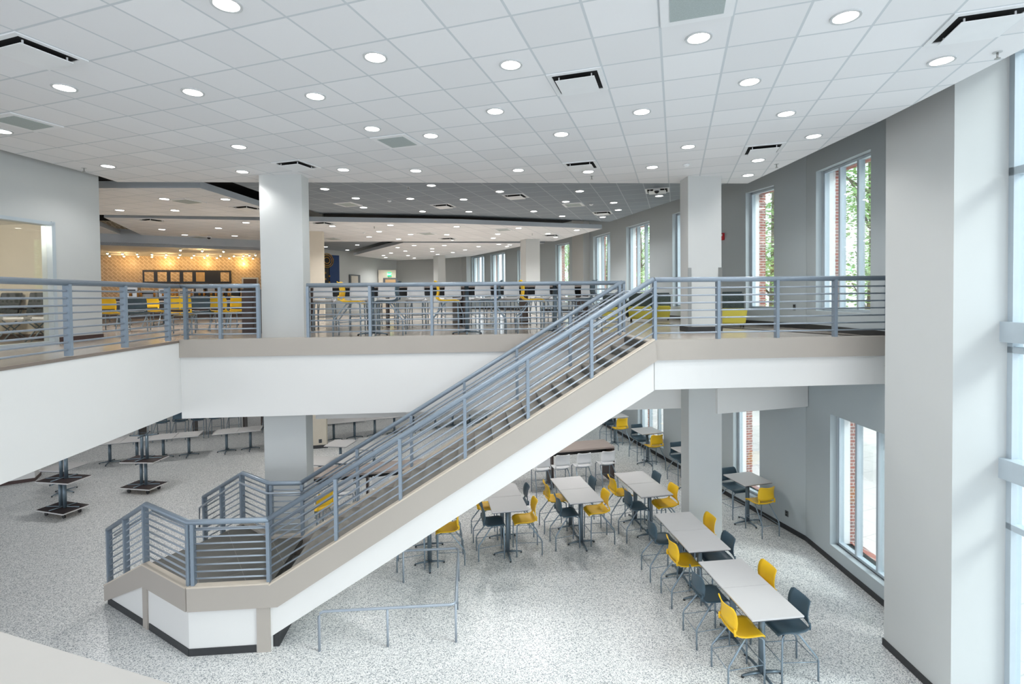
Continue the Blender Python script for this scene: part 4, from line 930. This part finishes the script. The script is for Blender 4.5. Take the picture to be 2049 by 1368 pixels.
onseg(E0, E1, 767, 796, 556, 592, .06, M['topedge'], 'door_frame', r_, off=.0); onseg(E0, E1, 771, 792, 559, 592, .08, M['door_beige'], 'door_leaf', r_, off=.0)
ex = empty('exit_sign', (0, 0, 0), label='small glowing green exit sign above the tan door', cat='exit sign')
onseg(E0, E1, 775.5, 783, 545, 552.5, .07, M['green_sign'], 'sign_face', ex, off=.02)
s_, z_ = onw(E0, E1, 779.2, 548.8); c = E0 + ed*s_ + Vector((ed.y, -ed.x, 0))*.10
cu = bpy.data.curves.new('exit_text', 'FONT'); cu.body = 'EXIT'; cu.size = .13; cu.align_x = 'CENTER'; cu.align_y = 'CENTER'; cu.extrude = .003
tmp = bpy.data.objects.new('tmp_text', cu); COL.objects.link(tmp); bpy.context.view_layer.update()
me = bpy.data.meshes.new_from_object(tmp); bpy.data.objects.remove(tmp); me.materials.clear(); me.materials.append(M['signwhite'])
to = bpy.data.objects.new('lettering', me); COL.objects.link(to); to.parent = ex; to.location = (c.x, c.y, z_); to.rotation_euler = (PI/2, 0, math.atan2(ed.y, ed.x))
# lounge chairs by the window wall upstairs
def make_lounge():
    o = empty('lounge_chair', cat='lounge chair')
    bm = MB(); P = [(-.34, .30), (.34, .30), (.34, -.30), (-.34, -.30)]
    a = [bm.bm.verts.new((x*.88, y*.9, .07)) for x, y in P]; b = [bm.bm.verts.new((x, y, .43)) for x, y in P]
    bm.bm.faces.new(a); bm.bm.faces.new(b[::-1])
    for i in range(4): bm.bm.faces.new((a[i], a[(i+1) % 4], b[(i+1) % 4], b[i]))
    bmesh.ops.recalc_face_normals(bm.bm, faces=bm.bm.faces[:]); bm.build('seat', M['sofa'], o, bevel=.03)
    MB().box((0, -.30, .58), (.68, .14, .50), 0, A_(8)).build('backrest', M['fabric'], o, bevel=.04)
    MB().box((.36, -.1, .36), (.08, .45, .5)).build('arm', M['fabric'], o, bevel=.03)
    for sx in (-1, 1):
        for sy in (-1, 1): MB().cyl((sx*.26, sy*.2, .035), .018, .07, 8).build('leg', M['glide'], o)
    return o
LG = make_lounge()
for x, y, lb in ((1228, 640, 'left of the stair-head rail posts'), (1281, 638, 'left one of the pair right of the stair head'), (1319, 636, 'right one of the pair right of the stair head'), (1461, 648, 'right of the right column')):
    p = at(x, y, ZF); p = p*.92; p.z = ZF; place(LG, p, face(Vector((.02, -1, 0))), 'yellow lounge chair with dark back, %s' % lb, 'lounge chairs by the upper windows')
# office chairs behind the glazed partition
def make_task():
    o = empty('office_chair', cat='chair')
    MB().box((0, 0, .44), (.50, .48, .07)).build('seat', M['whitep'], o, bevel=.03)
    MB().box((0, -.26, .74), (.48, .03, .42), 0, A_(12)).build('backrest', M['mesh'], o, bevel=.01)
    for s in (-1, 1):
        MB().tube([(s*.25, .22, 0), (s*.25, .0, .24), (s*.25, -.2, .41), (s*.25, -.27, .6)], .012, 7).build('leg', M['steel_dark'], o)
        MB().tube([(s*.25, -.25, 0), (s*.25, .0, .24), (s*.25, .2, .41)], .012, 7).build('leg', M['steel_dark'], o)
        MB().tube([(s*.25, -.26, .62), (s*.27, .1, .64)], .018, 7).build('armrest', M['black'], o)
    return o
TK = make_task()
for n_, lb in ((1.22, 'middle'), (.60, 'right by the frame'), (1.88, 'left at the photo edge')):
    p = LP + LN*n_ + LD*.40; p.z = ZF
    place(TK, p, face(-LD), 'mesh backed office chair with white seat in the glazed room, %s' % lb, 'office chairs in the glazed room')
# outlets, alarm
def wallplate(P, Q, x, y, w, h_, m, name, lb, cat):
    s_, z_ = onw(P, Q, x, y); D = (Q-P).normalized(); N = Vector((D.y, -D.x, 0)); c = P + D*s_ - N*.008
    o = empty(name, (c.x, c.y, z_), math.atan2(D.y, D.x), label=lb, cat=cat)
    MB().box((0, 0, 0), (w, .014, h_)).build('plate', m, o, bevel=.002)
    for s in (-.24, .24): MB().box((0, .009, s*h_), (w*.4, .006, h_*.25)).build('socket', M['black'], o)
wallplate(A1, A2, 1574.7, 1027, .09, .13, M['plate'], 'wall_outlet', 'dark outlet plate low on the wall beside the small table downstairs', 'outlet')
wallplate(A1, A2, 1590, 614.5, .07, .13, M['plate'], 'wall_outlet', 'dark outlet plate on the upper wall between two windows', 'outlet')
s_, z_ = onw(A1, A2, 1447, 473.5); c = A1 + D1*s_ - nout(D1)*.03
fa = empty('fire_alarm', (c.x, c.y, z_), math.atan2(D1.y, D1.x), label='red fire alarm on the upper wall at the right edge of the right column', cat='fire alarm')
MB().box((0, 0, 0), (.14, .05, .19)).build('housing', M['red'], fa, bevel=.005); MB().box((0, .03, .04), (.08, .02, .05)).build('strobe', M['metal_white'], fa)
wallplate(S1, S0, 641, 882, .11, .13, M['plate'], 'wall_outlet', 'dark outlet plate on the beige wall end downstairs', 'outlet')

# ------------------------------------------------------------------ baseboards on the window wall
for i, (P, D, L) in enumerate(((A0, D0, L0), (A1, D1, 13.2), (A2, D2, L2))):
    mb = MB(); N = nout(D); c = P + D*(L/2) - N*.008
    for z in (0, ZF): mb.box((c.x, c.y, z+.055), (L, .016, .11), math.atan2(D.y, D.x))
    struct(mb.build('baseboard_right', M['base']), ['black base strip of the near window stretch', 'long black base strip along the window wall', 'black base strip of the far window stretch'][i], 'baseboard')
# near parapet at the lower left corner of the photo
struct(MB().box((-1.2, -.1, 3.6), (8.4, 1.61, 2.22)).build('wall_parapet', M['parapet']), 'white parapet top in the lower left corner', 'parapet')

# ================================================================== OUTSIDE
struct(MB().box((40, 25, -.12), (90, 120, .1)).build('ground', M['pave']), 'pale paved ground outside the windows', 'ground')
def make_tree():
    o = empty('tree', cat='tree')
    mb = MB().tube([(0, 0, 0), (.05, .02, 2.5), (.1, -.1, 5), (0, 0, 8)], [.2, .16, .12, .04], 8)
    rnd = random.Random(3)
    for k in range(10):
        a = rnd.random()*6.28; z = 2.2+k*.5; L = rnd.uniform(1, 1.9)
        mb.tube([(0, 0, z), (math.cos(a)*L*.5, math.sin(a)*L*.5, z+.5), (math.cos(a)*L, math.sin(a)*L, z+.9)], [.05, .035, .015], 5)
    mb.build('trunk', M['bark'], o)
    mb = MB(); bm = mb.bm
    cl = [(rnd.uniform(-1.6, 1.6), rnd.uniform(-1.6, 1.6), rnd.uniform(2.0, 9), rnd.uniform(.6, 1.2)) for _ in range(34)]
    for _ in range(8500):
        cx, cy_, cz, rr = rnd.choice(cl); v = Vector((rnd.gauss(0, 1), rnd.gauss(0, 1), rnd.gauss(0, 1))).normalized()*rr*rnd.random()**.4
        p = Vector((cx, cy_, cz)) + v; e = Matrix.Rotation(rnd.random()*6.28, 3, 'Z') @ Matrix.Rotation(rnd.uniform(-1, 1), 3, 'X')
        s = rnd.uniform(.05, .10)
        bm.faces.new([bm.verts.new(p + e @ Vector(q)*s) for q in ((-1, 0, 0), (0, -.5, .1), (1, 0, 0), (0, .5, .1))])
    mb.build('crown', M['leaf'], o)
    return o
TR_ = make_tree()
for k, (x, y, a) in enumerate(((1716, 16, 0), (1800, 25, 1), (1528, 16.5, 2), (1210, 27, 4), (1275, 35, 2.2), (1130, 38, 1.1), (1440, 30, .4), (2300, 13, 2.7))):
    d = ray(x, 600); d.z = 0; d.normalize(); p = d*(y*1.35+4)
    tr = place(TR_, (p.x+.4, p.y, -.1), a, 'leafy green tree outside the window wall, %s by distance along it' % ORD[k], 'trees outside the windows'); tr.scale = (1.15, 1.15, 1.45)

# ================================================================== LIGHT, CAMERA
w = bpy.data.worlds.new('sky'); sc.world = w; w.use_nodes = True; nt = w.node_tree; bg = nt.nodes['Background']
tc = nt.nodes.new('ShaderNodeTexCoord'); sp = nt.nodes.new('ShaderNodeSeparateXYZ'); nt.links.new(tc.outputs['Generated'], sp.inputs[0])
mr = nt.nodes.new('ShaderNodeMapRange'); mr.inputs[1].default_value = -.3; mr.inputs[2].default_value = .5; nt.links.new(sp.outputs[2], mr.inputs[0])
cr_ = mixc(nt, mr.outputs[0], (.88, .90, .93), (.80, .88, 1.0)); nt.links.new(cr_, bg.inputs[0]); bg.inputs[1].default_value = 1.5
for (x, y) in ((-14, 9), (-10, 8), (-17, 13), (-12, 14), (-8, 11.5), (-5, 13), (-9, 17), (-15, 19), (-3, 16), (-1, 13), (-6, 20), (-22, 14), (-20, 22), (-3.4, 12.4)):
    lamp('hall_fill_spot', 'SPOT', (x, y, 3.86), 75, (1, .985, .96), .09, spot_size=math.radians(150), spot_blend=.6)  # unseen fill spots added to brighten the lower hall, no fixtures
for (x, y) in ((-11.5, 5.5), (-12, 8.5), (-14.5, 13), (-17, 9.5), (-13, 1.5)): lamp('corridor_downlight_beam', 'SPOT', (x, y, ZC-.1), 30, (1, .97, .93), .09, spot_size=math.radians(150), spot_blend=.6)
s_ = LP + LN*1.6 - LD*1.5; lamp('room_light', 'POINT', (s_.x, s_.y, 6.85), 60, (1, .97, .90), .15)
def area(name, loc, rot, sx, sy, e, col):
    l = bpy.data.lights.new(name, 'AREA'); l.shape = 'RECTANGLE'; l.size = sx; l.size_y = sy; l.energy = e; l.color = col
    o = bpy.data.objects.new(name, l); COL.objects.link(o); o.location = loc; o.rotation_euler = rot; return o

cam = bpy.data.cameras.new('camera'); co = bpy.data.objects.new('camera', cam); COL.objects.link(co); sc.camera = co
co.matrix_world = Matrix(((RX.x, RY.x, -RZ.x, 0), (RX.y, RY.y, -RZ.y, 0), (RX.z, RY.z, -RZ.z, EYE), (0, 0, 0, 1)))
cam.sensor_fit = 'HORIZONTAL'; cam.sensor_width = 36; cam.lens = F/2049*36
cam.shift_x = 0; cam.shift_y = -(684-CY0)/2049; cam.clip_start = .05; cam.clip_end = 300
sc.view_settings.view_transform = 'Standard'; sc.view_settings.look = 'None'; sc.view_settings.gamma = 1; sc.view_settings.exposure = .80
sc.view_settings.use_curve_mapping = False
sd_ = PN*.75 + PD*.35 + Vector((0, 0, .62))
sun = bpy.data.lights.new('sun', 'SUN'); sun.energy = 2.2; sun.angle = math.radians(20); sun.color = (1, .98, .95)
so = bpy.data.objects.new('sun', sun); COL.objects.link(so); so.rotation_euler = sd_.to_track_quat('Z', 'Y').to_euler()
sc.cycles.use_denoising = True; sc.cycles.max_bounces = 6; sc.cycles.diffuse_bounces = 4; sc.cycles.glossy_bounces = 2; sc.cycles.use_adaptive_sampling = True; sc.cycles.adaptive_threshold = .03; sc.cycles.transparent_max_bounces = 10; sc.cycles.sample_clamp_indirect = 6
